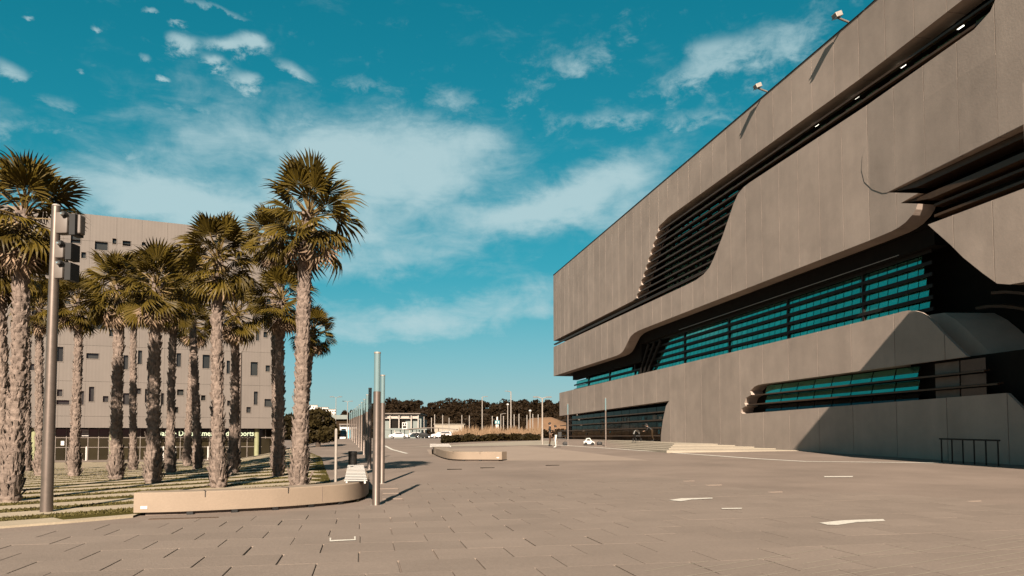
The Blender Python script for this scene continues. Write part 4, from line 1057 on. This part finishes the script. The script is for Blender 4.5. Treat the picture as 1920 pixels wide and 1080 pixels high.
# hills
def ridge(name, pts, dist, width, seed, m='hill'):
    mb = MB(); vs = []; n = 60; rows_ = 7
    xs = [p[0] for p in pts]
    for i in range(n):
        px = xs[0] + (xs[-1] - xs[0]) * i / (n - 1)
        for (xa, ya), (xb, yb) in zip(pts, pts[1:]):
            if xa <= px <= xb: py = ya + (yb - ya) * (px - xa) / (xb - xa); break
        top = at_depth(px, py, dist); fl = Vector((ray(px, 820).x, ray(px, 820).y, 0)).normalized()
        for j in range(rows_):
            f = j / (rows_ - 1); q = top - fl * width * (1 - f)
            z = 1.0 + (top.z - 1.0) * (f * f * (3 - 2 * f)) + (noise.noise(Vector((i * .3, j * .7, seed))) * .6 if 0 < j < rows_ - 1 else 0)
            vs.append((q.x, q.y, z))
        q = top + fl * 160; vs.append((q.x, q.y, -2))
    k = rows_ + 1
    mb.add(vs, [(i * k + j, (i + 1) * k + j, (i + 1) * k + j + 1, i * k + j + 1) for i in range(n - 1) for j in range(k - 1)])
    return mb.build(name, MT[m], smooth=True, kind='structure')
ridge('hill', [(560, 790), (650, 782), (690, 772), (730, 764), (850, 766), (980, 765), (1100, 764), (1300, 770), (1500, 800)], 330, 90, 3)
ridge('far_hill', [(300, 812), (480, 788), (600, 776), (660, 780), (760, 795)], 900, 260, 4)
# wood on the hill: one mass of crowns, with a few taller trees standing out of it
wood = MB(); rs = random.Random(9)
HP = [(640, 783), (690, 772), (730, 764), (850, 766), (980, 765), (1100, 764), (1180, 767)]
for i in range(430):
    px = rs.uniform(645, 1170); f = rs.random(); dist = 330 - 90 * (1 - f) * .95
    for (xa, ya), (xb, yb) in zip(HP, HP[1:]):
        if xa <= px <= xb: py = ya + (yb - ya) * (px - xa) / (xb - xa)
    top = at_depth(px, py, 330); ff = 1 - (1 - f) * .95; z = 1.0 + (top.z - 1.0) * (ff * ff * (3 - 2 * ff)); p = at_depth(px, 820, dist); p.z = z
    r_ = rs.uniform(1.8, 3.6) * (.7 if px < 690 else 1); c = leafcloud(p + Vector((0, 0, r_ * .55)), r_, 110, 1.15, i * 3 + 1, 5, .75); wood.add(c.v, c.f)
for i in range(60):
    px = rs.uniform(965, 1075); d_ = rs.uniform(205, 232); p = at_depth(px, 820, d_); p.z = 1.4; r_ = rs.uniform(.9, 2.0)
    c = leafcloud(p + Vector((0, 0, r_ * .7)), r_, 80, .9, 900 + i, 5, .8); wood.add(c.v, c.f)
wood.build('woodland', MT['hilltree'], fix=False, kind='stuff')
for i, (px, top, rp, lab) in enumerate(((738, 750, 10, 'rounded dark tree rising out of the wood above the low grey-green building'), (772, 754, 9, 'broad dark tree on the hill, right of the rounded one above the low building'), (982, 747, 9, 'tallest rounded dark tree on the hill behind the tall street lamp'), (1004, 749, 5, 'narrow dark tree on the hill, just left of the double armed lamp'),
                                       (1030, 750, 7, 'dark tree on the hill top beside the corner of the concrete building'), (945, 755, 9, 'low spreading tree on the hill left of the tall street lamp'), (848, 757, 11, 'wide low tree in the middle of the hill line'))):
    p = at_depth(px, 775, 322); p.z = at_depth(px, 772, 322).z; tp = at_depth(px, top, 322).z
    tree('hill_tree', p, tp - p.z, rp / FPX * 322, lab, 40 + i, 'hilltree', 320, .9, 'single trees standing out on the hill', .9)

# far white houses on the hill to the left
for i, (px, w, y0, y1, lab) in enumerate(((585, 20, 760, 776, 'white far house on the hill behind the dark tree, leftmost of three'), (604, 22, 764, 778, 'middle of three white far houses on the hill behind the dark tree'), (622, 16, 768, 778, 'lowest and rightmost of three white far houses on the hill'))):
    a = at_depth(px - w / 2, y0, 860); c = at_depth(px + w / 2, y1, 860); r = empty('white_house', tuple(at_depth(px, y1 + 6, 860))); tag(r, lab, 'house', 'white houses on the far hill')
    MB().box(((a.x + c.x) / 2, a.y + 4, (a.z + c.z) / 2 - 3), (c.x - a.x, 9, a.z - c.z + 6)).build('wall', MT['white'], r)
    MB().box(((a.x + c.x) / 2, a.y + 4, a.z + .3), ((c.x - a.x) * 1.04, 9.6, .6)).build('roof', MT['reveal'], r)
    for j in range(4):
        for k in range(2): MB().box((a.x + (j + .5) * (c.x - a.x) / 4, a.y - .6, a.z - 2 - k * 3.2), (1.3, .15, 1.5)).build('window', MT['glassw2'], r)

# ------------------------------------------------------------------ car park and street
def px_box(px0, py0, px1, py1, dep, thick, name, m, parent):
    a = at_depth(px0, py0, dep); b = at_depth(px1, py1, dep); c = (a + b) / 2; w = (Vector((b.x, b.y)) - Vector((a.x, a.y))).length
    fl = Vector((math.sin(YAW), math.cos(YAW), 0)); c = c + fl * thick / 2
    return MB().box(tuple(c), (w, thick, abs(a.z - b.z)), -YAW).build(name, MT[m], parent)
D = 215
r = empty('low_hall', tuple(at_depth(757, 822, D))); tag(r, 'long low grey-green hall with white upper band beyond the car park', 'building')
px_box(716, 785, 790, 823, D, 14, 'wall', 'greenroof', r); px_box(716, 776.5, 784, 785, D - 1, 15, 'upper_band', 'galv', r); px_box(712, 774.5, 788, 776.4, D - 2, 17, 'roof', 'reveal', r)
px_box(732, 788, 760, 805, D - .3, .3, 'door', 'dark', r)
for x in (723, 749, 770): px_box(x - 3, 778.5, x + 3, 782.5, D - 1.2, .25, 'window', 'black', r)
for x in (731, 748, 771, 784): px_box(x - .6, 779, x + .6, 806, D - 2.2, .3, 'post', 'galv', r)
r = empty('dark_canopy', tuple(at_depth(740, 822, 200))); tag(r, 'low dark sloping canopy behind the parked white car', 'canopy')
px_box(708, 803, 800, 806, 200, 8, 'roof', 'greenroof', r); 
for x in (712, 740, 768, 796): px_box(x - .5, 806.1, x + .5, 823, 200, .2, 'post', 'galv', r)
r = empty('white_wall', tuple(at_depth(850, 822, 210))); tag(r, 'low pale wall beyond the parked silver car', 'wall')
px_box(815, 796, 870, 812, 210, 1, 'panel', 'pale_stone', r); px_box(813, 794.8, 872, 795.9, 209.8, 1.4, 'coping', 'pale_stone', r)
r = empty('sunshade', tuple(at_depth(790, 822, 178))); tag(r, 'thin curved car park sunshade over the dark car', 'canopy')
pts = [at_depth(760 + 6 * k, 806 - 3.2 * math.sin(math.pi * k / 16), 178) for k in range(17)]
mb = MB(); vs = []
for p in pts:
    for dy, dz in ((0, 0), (0, .18), (5, .18), (5, 0)): vs.append((p.x + dy * math.sin(YAW), p.y + dy * math.cos(YAW), p.z + dz))
mb.add(vs, [(4 * i + j, 4 * i + (j + 1) % 4, 4 * i + 4 + (j + 1) % 4, 4 * i + 4 + j) for i in range(16) for j in range(4)]); mb.build('roof', MT['reveal'], r)
for k in (1, 8, 15): p = pts[k]; MB().tube([(p.x + 2, p.y + 2, T(p.x, p.y)), (p.x + 2, p.y + 2, p.z)], .07, 6).build('post', MT['galv'], r)
# orange bank and ochre ground behind the lamps
r = empty('ochre_bank', tuple(at_depth(1010, 815, 235))); r['kind'] = 'structure'
ridge('earth_bank', [(870, 820), (980, 812), (992, 784), (1034, 782), (1060, 792), (1180, 806)], 238, 6, 8, 'earth')
bpy.data.objects.remove(r)

# cars
def car(name, m, L_, H_, shape):
    r = empty(name); hw = .86
    if shape == 'saloon': prof = [(-.5, .22), (-.5, .50), (-.46, .60), (-.30, .64), (-.17, .93), (-.02, 1.0), (.10, .98), (.27, .70), (.44, .60), (.495, .48), (.5, .22)]
    else: prof = [(-.5, .22), (-.5, .55), (-.485, .66), (-.43, .95), (-.30, 1.0), (0, .99), (.12, .93), (.26, .66), (.44, .57), (.495, .46), (.5, .22)]
    P = [(x * L_, z * H_) for x, z in prof]; n = len(P); mb = MB()
    vs = []
    for y, k in ((-hw, 0), (-hw + .06, 1), (hw - .06, 1), (hw, 0)):
        for x, z in P:
            up = max(0, (z - .62 * H_) / (.38 * H_)); yy = y * (1 - .20 * up); vs.append((x * (.985 if k == 0 else 1), yy, z * (.985 if k == 0 else 1)))
    mb.add(vs, [(a * n + i, a * n + (i + 1) % n, (a + 1) * n + (i + 1) % n, (a + 1) * n + i) for a in range(3) for i in range(n)] + [tuple(range(n)), tuple(3 * n + i for i in range(n - 1, -1, -1))])
    mb.build('body', m, r, smooth=True)
    gl = [(x, z) for x, z in P if z > .62 * H_]
    for sgn in (-1, 1):
        y = sgn * (hw * .90 + .005); g = MB(); x0, x1 = gl[0][0] + .16, gl[-1][0] - .18
        g.add([(x0, y * 1.045, .65 * H_), (x1, y * 1.045, .65 * H_), (x1 - .55, y * .915, .925 * H_), (x0 + .38, y * .915, .925 * H_)], [(0, 1, 2, 3)])
        g.v = [(a, b + sgn * .012, c) for a, b, c in g.v] + [(a, b - sgn * .03, c) for a, b, c in g.v]; g.f += [[7, 6, 5, 4], [0, 4, 5, 1], [1, 5, 6, 2], [2, 6, 7, 3], [3, 7, 4, 0]]; g.m = [0] * 6
        g.build('side_window', MT['black'], r)
        for x in (-.31 * L_, .32 * L_):
            w = MB().tube([(x, sgn * (hw - .16), .31), (x, sgn * (hw + .015), .31)], .31, 18).build('wheel', MT['tyre'], r)
            MB().tube([(x, sgn * (hw + .016), .31), (x, sgn * (hw + .03), .31)], [.2, .17], 14).build('rim', MT['chrome'], w)
        MB().box((.475 * L_, sgn * hw * .66, .50 * H_), (.12, .34, .12)).build('headlight', MT['chrome'], r)
        MB().box((-.492 * L_, sgn * hw * .68, .55 * H_), (.06, .28, .16)).build('tail_light', MT['bronze'], r)
    MB().add([(gl[-1][0] + .0, -.66, .69 * H_), (gl[-1][0] + .0, .66, .69 * H_), (.115 * L_, .58, .955 * H_), (.115 * L_, -.58, .955 * H_)], [(0, 1, 2, 3)]).build('windscreen', MT['black'], r)
    return r
def put_car(r, px, py, dep, rz, label):
    p = at_depth(px, py, dep); r.location = (p.x, p.y, T(p.x, p.y) + .01); r.rotation_euler = (0, 0, rz); tag(r, label, 'car', 'cars in the car park')
put_car(car('parked_car', MT['carwhite'], 4.4, 1.45, 'saloon'), 748, 822, 168, -YAW + R(180), 'white saloon car parked beyond the row of light columns')
put_car(car('parked_car', MT['carblack'], 4.2, 1.35, 'saloon'), 793, 822, 176, -YAW + R(20), 'black low car parked between the white car and the silver car')
put_car(car('parked_car', MT['carsilver'], 4.5, 1.6, 'hatch'), 828, 821, 160, -YAW + R(180), 'silver estate car parked left of the dark hedge')
put_car(car('parked_car', MT['carwhite'], 4.3, 1.5, 'hatch'), 775, 820, 186, -YAW + R(170), 'white car half hidden behind the black car, further back')
put_car(car('parked_car', MT['carblack'], 4.2, 1.45, 'hatch'), 641, 824, 128, -YAW + R(100), 'black car seen end-on in the street by the white kiosk')

# kiosk with poster, street
D = 150
r = empty('white_kiosk', tuple(at_depth(652, 825, D))); tag(r, 'white kiosk with awning at the end of the street behind the dark tree', 'kiosk')
px_box(637, 797, 669, 824, D, 4, 'wall', 'white', r); px_box(636, 794.5, 670, 796.9, D - .6, 5, 'roof', 'reveal', r); px_box(640, 804, 648, 810, D - .2, .18, 'window', 'dark', r); px_box(661, 804, 668, 822, D - .2, .18, 'door', 'reveal', r)
r = empty('advert_panel', tuple(at_depth(656, 824, 140))); tag(r, 'pale blue advertising panel on a stand in front of the kiosk', 'advert panel')
px_box(651.5, 805, 660.5, 823, 140, .25, 'frame', 'white', r); px_box(652.3, 806, 659.7, 822, 139.88, .1, 'poster', 'poster', r)
r = empty('grey_shed', tuple(at_depth(640, 815, 260))); tag(r, 'low brown shed with pale grey sloped roof far behind the kiosk', 'shed')
px_box(626, 786, 670, 815, 260, 10, 'wall', 'hill', r); px_box(622, 778, 652, 786, 259, 12, 'roof', 'greenroof', r)

# street lamps
def street_lamp(px, py_base, py_top, dep, label, kind='arm', rad=.06, grp='street lamps beyond the plaza'):
    b = at_depth(px, py_base, dep); t = at_depth(px, py_top, dep); zb = min(b.z, T(b.x, b.y)); h = t.z
    r = empty('street_lamp', (b.x, b.y, zb)); tag(r, label, 'street lamp', grp)
    MB().tube([(b.x, b.y, zb), (b.x, b.y, zb + (h - zb) * .5), (b.x, b.y, h)], [rad * 1.3, rad, rad * .8], 8).build('pole', MT['galv'], r, smooth=True)
    arms = {'arm': (1,), 'armleft': (-1,), 'double': (-1, 1), 'ball': ()}[kind]
    for s_ in arms:
        q = Vector((b.x, b.y, h)) + R_ * s_ * (.55 if kind != 'double' else .34) + Vector((0, 0, .08))
        MB().tube([(b.x, b.y, h - .05), tuple(q)], rad * .6, 6).build('arm', MT['galv'], r); MB().box(tuple(q + R_ * s_ * .2), (.46, .2, .08), -YAW).build('lamp_head', MT['grey'], r)
    if kind == 'ball': MB().tube([(b.x, b.y, h - .02), (b.x, b.y, h + .12), (b.x, b.y, h + .3), (b.x, b.y, h + .38)], [.12, .26, .24, .08], 10).build('lamp_head', MT['white'], r)
    return r
street_lamp(904, 821, 744, 130, 'street lamp with one short arm rising above the dry grass, middle of the hill', 'arm', .09)
street_lamp(958, 821, 734, 120, 'tallest street lamp in front of the wooded hill, arm pointing left', 'armleft', .10)
street_lamp(1017, 835, 746, 62, 'double armed street lamp standing left of the two people', 'double', .065)
street_lamp(651, 826, 753, 110, 'street lamp with a T shaped top in front of the white kiosk', 'double', .05)
street_lamp(629, 828, 745, 95, 'thin tall street lamp with a cross top behind the thin pale post', 'double', .04)
street_lamp(952, 821, 760, 150, 'shorter lamp just left of the tallest street lamp', 'ball', .09)
street_lamp(994, 821, 772, 140, 'white lamp with rounded head above the dry grass, left of the double armed lamp', 'ball', .10)
street_lamp(939, 821, 776, 140, 'small lamp with an arm right of the blue and white totem', 'arm', .08)
# white poles of the tram stop and the car park
rs = random.Random(4)
for i, (px, t, bt) in enumerate(((795, 782, 815), (809, 784, 812), (815, 778, 815), (830, 779, 815), (842, 784, 812), (866, 779, 814), (880, 780, 812), (923, 781, 816), (944, 781, 818), (964, 778, 816), (973, 777, 816), (988, 779, 816), (999, 777, 816), (1009, 778, 815))):
    dep = 185 if px < 900 else 165
    a = at_depth(px, t, dep); g0 = T(a.x, a.y)
    r = empty('white_pole', (a.x, a.y, g0)); tag(r, 'thin white pole in the far cluster of poles before the wooded hill', 'pole', 'white poles before the wooded hill')
    MB().tube([(a.x, a.y, g0), (a.x, a.y, a.z)], .10, 6).build('shaft', MT['galv'], r); MB().tube([(a.x, a.y, a.z + .001), (a.x, a.y, a.z + .12)], [.12, .06], 6).build('cap', MT['galv'], r)
# totem and car park sign
b = at_depth(932, 821, 100); r = empty('totem_sign', (b.x, b.y, T(b.x, b.y))); tag(r, 'slim white totem sign with a teal square panel above the hedge', 'sign')
px_box(929.5, 795, 935, 808, 100, .3, 'panel', 'white', r); px_box(928, 788.5, 937, 794.9, 99.9, .35, 'teal_panel', 'teal', r); px_box(931, 781.5, 933.5, 788.4, 100, .25, 'top', 'white', r); px_box(931.5, 808.1, 933, 822, 100, .15, 'post', 'dark', r)
px_box(929, 789.5, 931, 793.8, 99.85, .05, 'pictogram', 'white', r); px_box(933.6, 789.5, 935.5, 793.8, 99.85, .05, 'pictogram', 'white', r)
b = at_depth(758.5, 823, 135); r = empty('parking_sign', (b.x, b.y, T(b.x, b.y))); tag(r, 'small white square sign on a post in front of the white car', 'sign')
px_box(754, 792, 763.5, 804.5, 135, .12, 'panel', 'white', r); px_box(755.3, 793.3, 757.6, 797, 134.9, .06, 'pictogram', 'carblack', r); px_box(759.2, 793.3, 761.6, 797, 134.9, .06, 'pictogram', 'carblack', r); px_box(755.3, 798.5, 761.8, 802.5, 134.9, .06, 'pictogram', 'carblack', r); MB().tube([(b.x, b.y, T(b.x, b.y)), (b.x, b.y, at_depth(758, 804.6, 135).z)], .06, 6).build('post', MT['dark'], r)

# hedge and dry grass
hp = gpts([(826, 832), (1010, 823.5)])
hp = [ground(828, 831.5), ground(880, 829), ground(940, 827), ground(1012, 826)]
hb = MB(); rs = random.Random(6); st_ = MB()
for i in range(5200):
    t = rs.random() * 3; k = min(2, int(t)); p = hp[k].lerp(hp[k + 1], t - k); d = p - EYE; d.z = 0; d.normalize(); p = p + d * rs.uniform(.2, 4.5); g0 = T(p.x, p.y); hh = max(.12, .50 + .55 * noise.noise(Vector((p.x * .7, p.y * .35, 1))))
    z = g0 + hh * rs.random() ** .6; a = Vector((rs.gauss(0, 1), rs.gauss(0, 1), rs.gauss(0, 1))).normalized(); q = a.orthogonal().normalized(); w = a.cross(q); s = rs.uniform(.12, .26); c = Vector((p.x, p.y, z))
    hb.add([c - q * s, c + w * s * .6, c + q * s, c - w * s * .6], [(0, 1, 2, 3)])
hg = empty('low_hedge', tuple(hp[1])); tag(hg, 'low dark clipped hedge along the pale path, in front of the dry grass', 'hedge'); hb.build('foliage', MT['tree'], hg, fix=False)
for k in range(24):
    t = k / 24 * 2.98; j = min(2, int(t)); p = hp[j].lerp(hp[j + 1], t - j); d = p - EYE; d.z = 0; d.normalize(); p = p + d * 1.8; g0 = T(p.x, p.y); st_.tube([(p.x, p.y, g0), (p.x + .05, p.y, g0 + .5)], .03, 4)
st_.build('stems', MT['bark'], hg, fix=False)
dg = MB()
for i in range(5200):
    px = rs.uniform(885, 1012) if rs.random() < .85 else rs.uniform(850, 890); dep = rs.uniform(86, 125); a = at_depth(px, 821, dep); g0 = T(a.x, a.y); h = rs.uniform(.4, 1.7) * (.85 + .8 * noise.noise(Vector((px * .13, dep * .05, 2)))); w = rs.uniform(.05, .11)
    q = R_ * w; l = R_ * rs.uniform(-.5, .5) + F_ * rs.uniform(-.4, .4); p = Vector((a.x, a.y, g0)); dg.add([p - q, p + q, p + l + Vector((0, 0, h)) + q * .4], [(0, 1, 2)])
dg.build('dry_grass', MT['drygrass'], fix=False, kind='stuff')

# ------------------------------------------------------------------ people
def person(base, face, h, pose, cols, label, extra=None):
    """one skinned body grown from joints; clothing by region"""
    r = empty('person', tuple(base)); tag(r, label, 'person')
    s = h / 1.75
    J = {'pel': (0, 0, .95), 'wa': (0, 0, 1.08), 'ch': (0, 0, 1.32), 'nk': (0, .0, 1.48), 'hd0': (0, .01, 1.56), 'hd': (0, .02, 1.66), 'hdt': (0, .01, 1.73),
         'hl': (-.10, 0, .92), 'kl': (-.11, .02, .50), 'al': (-.12, -.02, .09), 'tl': (-.13, .15, .035), 'hr': (.10, 0, .92), 'kr': (.11, .02, .50), 'ar': (.12, -.02, .09), 'tr': (.13, .15, .035),
         'sl': (-.19, 0, 1.42), 'el': (-.25, -.03, 1.14), 'wl': (-.25, .06, .90), 'fl': (-.245, .10, .80), 'sr': (.19, 0, 1.42), 'er': (.25, -.03, 1.14), 'wr': (.25, .06, .90), 'fr': (.245, .10, .80)}
    J.update(pose)
    rad = {'pel': (.15, .12), 'wa': (.135, .105), 'ch': (.165, .12), 'nk': (.06, .06), 'hd0': (.075, .085), 'hd': (.085, .10), 'hdt': (.06, .07), 'hl': .095, 'kl': .06, 'al': .045, 'tl': .04, 'hr': .095, 'kr': .06, 'ar': .045, 'tr': .04,
           'sl': .065, 'el': .045, 'wl': .034, 'fl': .032, 'sr': .065, 'er': .045, 'wr': .034, 'fr': .032}
    E = [('pel', 'wa'), ('wa', 'ch'), ('ch', 'nk'), ('nk', 'hd0'), ('hd0', 'hd'), ('hd', 'hdt'), ('pel', 'hl'), ('hl', 'kl'), ('kl', 'al'), ('al', 'tl'), ('pel', 'hr'), ('hr', 'kr'), ('kr', 'ar'), ('ar', 'tr'), ('ch', 'sl'), ('sl', 'el'), ('el', 'wl'), ('wl', 'fl'), ('ch', 'sr'), ('sr', 'er'), ('er', 'wr'), ('wr', 'fr')]
    keys = list(J); me = bpy.data.meshes.new('body'); me.from_pydata([Vector(J[k]) * s for k in keys], [(keys.index(a), keys.index(b)) for a, b in E], [])
    o = bpy.data.objects.new('body', me); COL.objects.link(o)
    md = o.modifiers.new('s', 'SKIN'); md.use_smooth_shade = True
    for i, k in enumerate(keys):
        q = rad[k]; q = q if isinstance(q, tuple) else (q, q); me.skin_vertices[0].data[i].radius = (q[0] * s, q[1] * s)
    me.skin_vertices[0].data[0].use_root = True
    sb = o.modifiers.new('u', 'SUBSURF'); sb.levels = 1; sb.render_levels = 1
    bpy.context.view_layer.update(); dg_ = bpy.context.evaluated_depsgraph_get(); m2 = bpy.data.meshes.new_from_object(o.evaluated_get(dg_)); COL.objects.unlink(o); bpy.data.objects.remove(o)
    for c in cols: m2.materials.append(MT[c])
    hip = Vector(J['pel']) * s; neck = Vector(J['nk']) * s; head = Vector(J['hd']) * s
    hands = [Vector(J[k]) * s for k in ('fl', 'fr')]; feet = [Vector(J[k]) * s for k in ('tl', 'tr')] + [Vector(J[k]) * s for k in ('al', 'ar')]
    legs = [[Vector(J[k]) * s for k in ('hl', 'kl', 'al')], [Vector(J[k]) * s for k in ('hr', 'kr', 'ar')]]
    arms = [[Vector(J[k]) * s for k in ('sl', 'el', 'wl')], [Vector(J[k]) * s for k in ('sr', 'er', 'wr')]]
    def seg(p, ch):
        b = 9
        for a, c in zip(ch, ch[1:]):
            d = c - a; t = max(0, min(1, (p - a).dot(d) / d.length_squared)); b = min(b, (p - a - d * t).length)
        return b
    for p in m2.polygons:
        c = p.center
        if (c - head).length < .16 * s: i = 0
        elif min((c - x).length for x in hands) < .10 * s: i = 0
        elif min((c - x).length for x in feet) < .085 * s: i = 3
        else:
            dl = min(seg(c, l) for l in legs); da = min(seg(c, l) for l in arms); dt = seg(c, [hip + (neck - hip) * .12, neck])
            i = 2 if dl < min(da, dt) else 1
        p.material_index = i; p.use_smooth = True
    b = bpy.data.objects.new('body', m2); COL.objects.link(b); b.parent = r
    # hair, face
    hm = MB(); rsn = random.Random(2); hv = []
    for i in range(9):
        for j in range(12):
            t = math.pi * .62 * i / 8; a = 2 * math.pi * j / 12; rr = .115 * s
            front = max(0, math.sin(a)) * (1 if i > 4 else 0)
            hv.append((head.x + rr * math.sin(t) * math.cos(a), head.y - .012 * s + rr * 1.1 * math.sin(t) * math.sin(a) * (.62 if front > .4 else 1), head.z + .03 * s + rr * 1.08 * math.cos(t)))
    hm.add(hv, [(i * 12 + j, i * 12 + (j + 1) % 12, (i + 1) * 12 + (j + 1) % 12, (i + 1) * 12 + j) for i in range(8) for j in range(12)])
    hm.build('hair', MT['black'], None, smooth=True, center=False).parent = r
    fm = MB(); fm.add([(head.x - .014 * s, head.y + .085 * s, head.z), (head.x + .014 * s, head.y + .085 * s, head.z), (head.x, head.y + .125 * s, head.z - .02 * s), (head.x, head.y + .085 * s, head.z + .045 * s)], [(0, 1, 2), (0, 2, 3), (2, 1, 3)])
    fm.build('nose', MT['skin'], None, center=False).parent = r
    for k, hd in enumerate(hands):
        up = (hands[k] - arms[k][2]).normalized(); sd_ = up.orthogonal().normalized()
        for f in range(5):
            o_ = hd + sd_ * (.012 * (f - 2)) * s + up * .02 * s; MB().tube([o_, o_ + up * (.05 if f else .03) * s, o_ + up * (.085 if f else .045) * s + Vector((0, .015 * s, 0))], [.009 * s, .008 * s, .006 * s], 5).build('finger', MT['skin'], None, center=False).parent = r
    r.rotation_euler = (0, 0, face)
    return r
b1 = ground(1031, 836.5); person(b1, R(-110), 1.80, {'er': (.24, .10, 1.18), 'wr': (.12, .30, 1.22), 'fr': (.06, .38, 1.24)}, ('skin', 'black', 'bronze', 'black'), 'standing person in dark jacket and brown trousers, left of the person in white trousers')
b2 = ground(1042, 839.5); p2 = person(b2, R(90), 1.62, {'hd': (0, .06, 1.64), 'hdt': (0, .07, 1.71), 'el': (-.26, .10, 1.16), 'wl': (-.16, .28, 1.12), 'fl': (-.12, .36, 1.10), 'kl': (-.12, .06, .5), 'al': (-.14, .02, .09)}, ('skin', 'hill', 'white', 'white'), 'standing person in white trousers and brown top facing the dark jacket')
bg = empty('shoulder_bag', tuple(b2 + R_ * .30 + Vector((0, 0, .75)))); tag(bg, 'black bag hanging at the side of the person in white trousers', 'bag'); c = b2 + R_ * .30 + Vector((0, 0, .95))
MB().box(tuple(c), (.30, .20, .40), -YAW).build('bag_body', MT['black'], bg, bevel=.04); MB().tube([c + Vector((-.1, 0, .2)), c + Vector((-.14, .02, .5)), c + Vector((.08, 0, .2))], .015, 5).build('strap', MT['black'], bg)
# person stooping at the entrance window with a pushchair
zb = T(24, 60) + .18
b3 = Vector((23.6, 58.6, T(20, 44) + .50)); person(b3, R(60), 1.7, {'wa': (0, .08, 1.02), 'ch': (0, .26, 1.18), 'nk': (0, .38, 1.26), 'hd0': (0, .44, 1.30), 'hd': (0, .50, 1.35), 'hdt': (0, .52, 1.42), 'sl': (-.19, .32, 1.22), 'sr': (.19, .32, 1.22), 'el': (-.22, .42, .98), 'er': (.22, .42, .98), 'wl': (-.14, .62, .9), 'wr': (.14, .62, .9), 'fl': (-.12, .70, .88), 'fr': (.12, .70, .88), 'al': (-.12, -.14, .09), 'tl': (-.13, .02, .035)}, ('skin', 'black', 'hill', 'black'), 'person in a black coat stooping beside the entrance window of the concrete building')
ps = empty('pushchair', (22.9, 59.8, b3.z)); tag(ps, 'pushchair with pale hood beside the stooping person in black', 'pushchair'); o0 = Vector((22.7, 59.8, b3.z))
for dx in (-.22, .22):
    for dy in (-.32, .32): MB().tube([o0 + Vector((dx - .02, dy, .13)), o0 + Vector((dx + .02, dy, .13))], .13, 12).build('wheel', MT['tyre'], ps)
    MB().tube([o0 + Vector((dx, -.32, .13)), o0 + Vector((dx, .15, .7)), o0 + Vector((dx, .5, 1.02))], .018, 6).build('side_bar', MT['darkmetal'], ps); MB().tube([o0 + Vector((dx, .32, .13)), o0 + Vector((dx, -.1, .6))], .018, 6).build('side_bar', MT['darkmetal'], ps)
MB().box(tuple(o0 + Vector((0, 0, .45))), (.42, .6, .12)).build('seat', MT['black'], ps, bevel=.03)
hd = MB(); hv = []
for i in range(5):
    for j in range(9): t = math.pi / 2 * i / 4; a = math.pi * j / 8; hv.append(o0 + Vector((.24 * math.cos(a), -.05 + .34 * math.sin(t), .62 + .36 * math.sin(a) * math.cos(t * .6))))
hd.add(hv, [(i * 9 + j, i * 9 + j + 1, i * 9 + j + 10, i * 9 + j + 9) for i in range(4) for j in range(8)]); hd.build('hood', MT['white'], ps, smooth=True)
# scooter lying on the forecourt, bags
b = ground(1104, 835); sc = empty('white_scooter', tuple(b)); tag(sc, 'small white toy car with dark wheels parked on the forecourt between the slim columns', 'toy car')
f = b + Vector((0, 0, 0)); k = 1.0
pr = [(-.42, .12), (-.44, .3), (-.3, .36), (-.18, .56), (.08, .58), (.22, .36), (.42, .28), (.45, .12)]
mb = MB(); n = len(pr); mb.add([f + R_ * x + F_ * y + Vector((0, 0, z)) for y in (-.25, .25) for x, z in pr], [(i, (i + 1) % n, n + (i + 1) % n, n + i) for i in range(n)] + [tuple(range(n)), tuple(range(2 * n - 1, n - 1, -1))]); mb.build('body', MT['white'], sc, bevel=.02)
mb = MB(); mb.add([f + R_ * x + F_ * y + Vector((0, 0, z)) for y in (-.256, -.252) for x, z in ((-.2, .38), (.12, .38), (.04, .53), (-.14, .53))], [(0, 1, 2, 3), (7, 6, 5, 4), (0, 4, 5, 1), (1, 5, 6, 2), (2, 6, 7, 3), (3, 7, 4, 0)]); mb.build('side_window', MT['black'], sc)
for x in (-.27, .27):
    for y in (-.27, .27): MB().tube([f + R_ * x + F_ * (y - .03) + Vector((0, 0, .13)), f + R_ * x + F_ * (y + .03) + Vector((0, 0, .13))], .13, 12).build('wheel', MT['tyre'], sc)
sc.name = 'toy_car'
for px, py, lab in ((1124, 834.5, 'dark bag on the ground between the white toy car and the slim column'), (1060, 835, 'small dark bag on the ground right of the two people')):
    b = ground(px, py); r = empty('ground_bag', tuple(b)); tag(r, lab, 'bag'); MB().box(tuple(b + Vector((0, 0, .13))), (.42, .26, .24), -YAW).build('bag_body', MT['black'], r, bevel=.06); MB().tube([b + Vector((-.1, 0, .25)), b + Vector((0, 0, .36)), b + Vector((.1, 0, .25))], .014, 5).build('handle', MT['black'], r)
print('panels', npan, 'panes', n1, n2, 'slabs', nslab, 'grass', made)
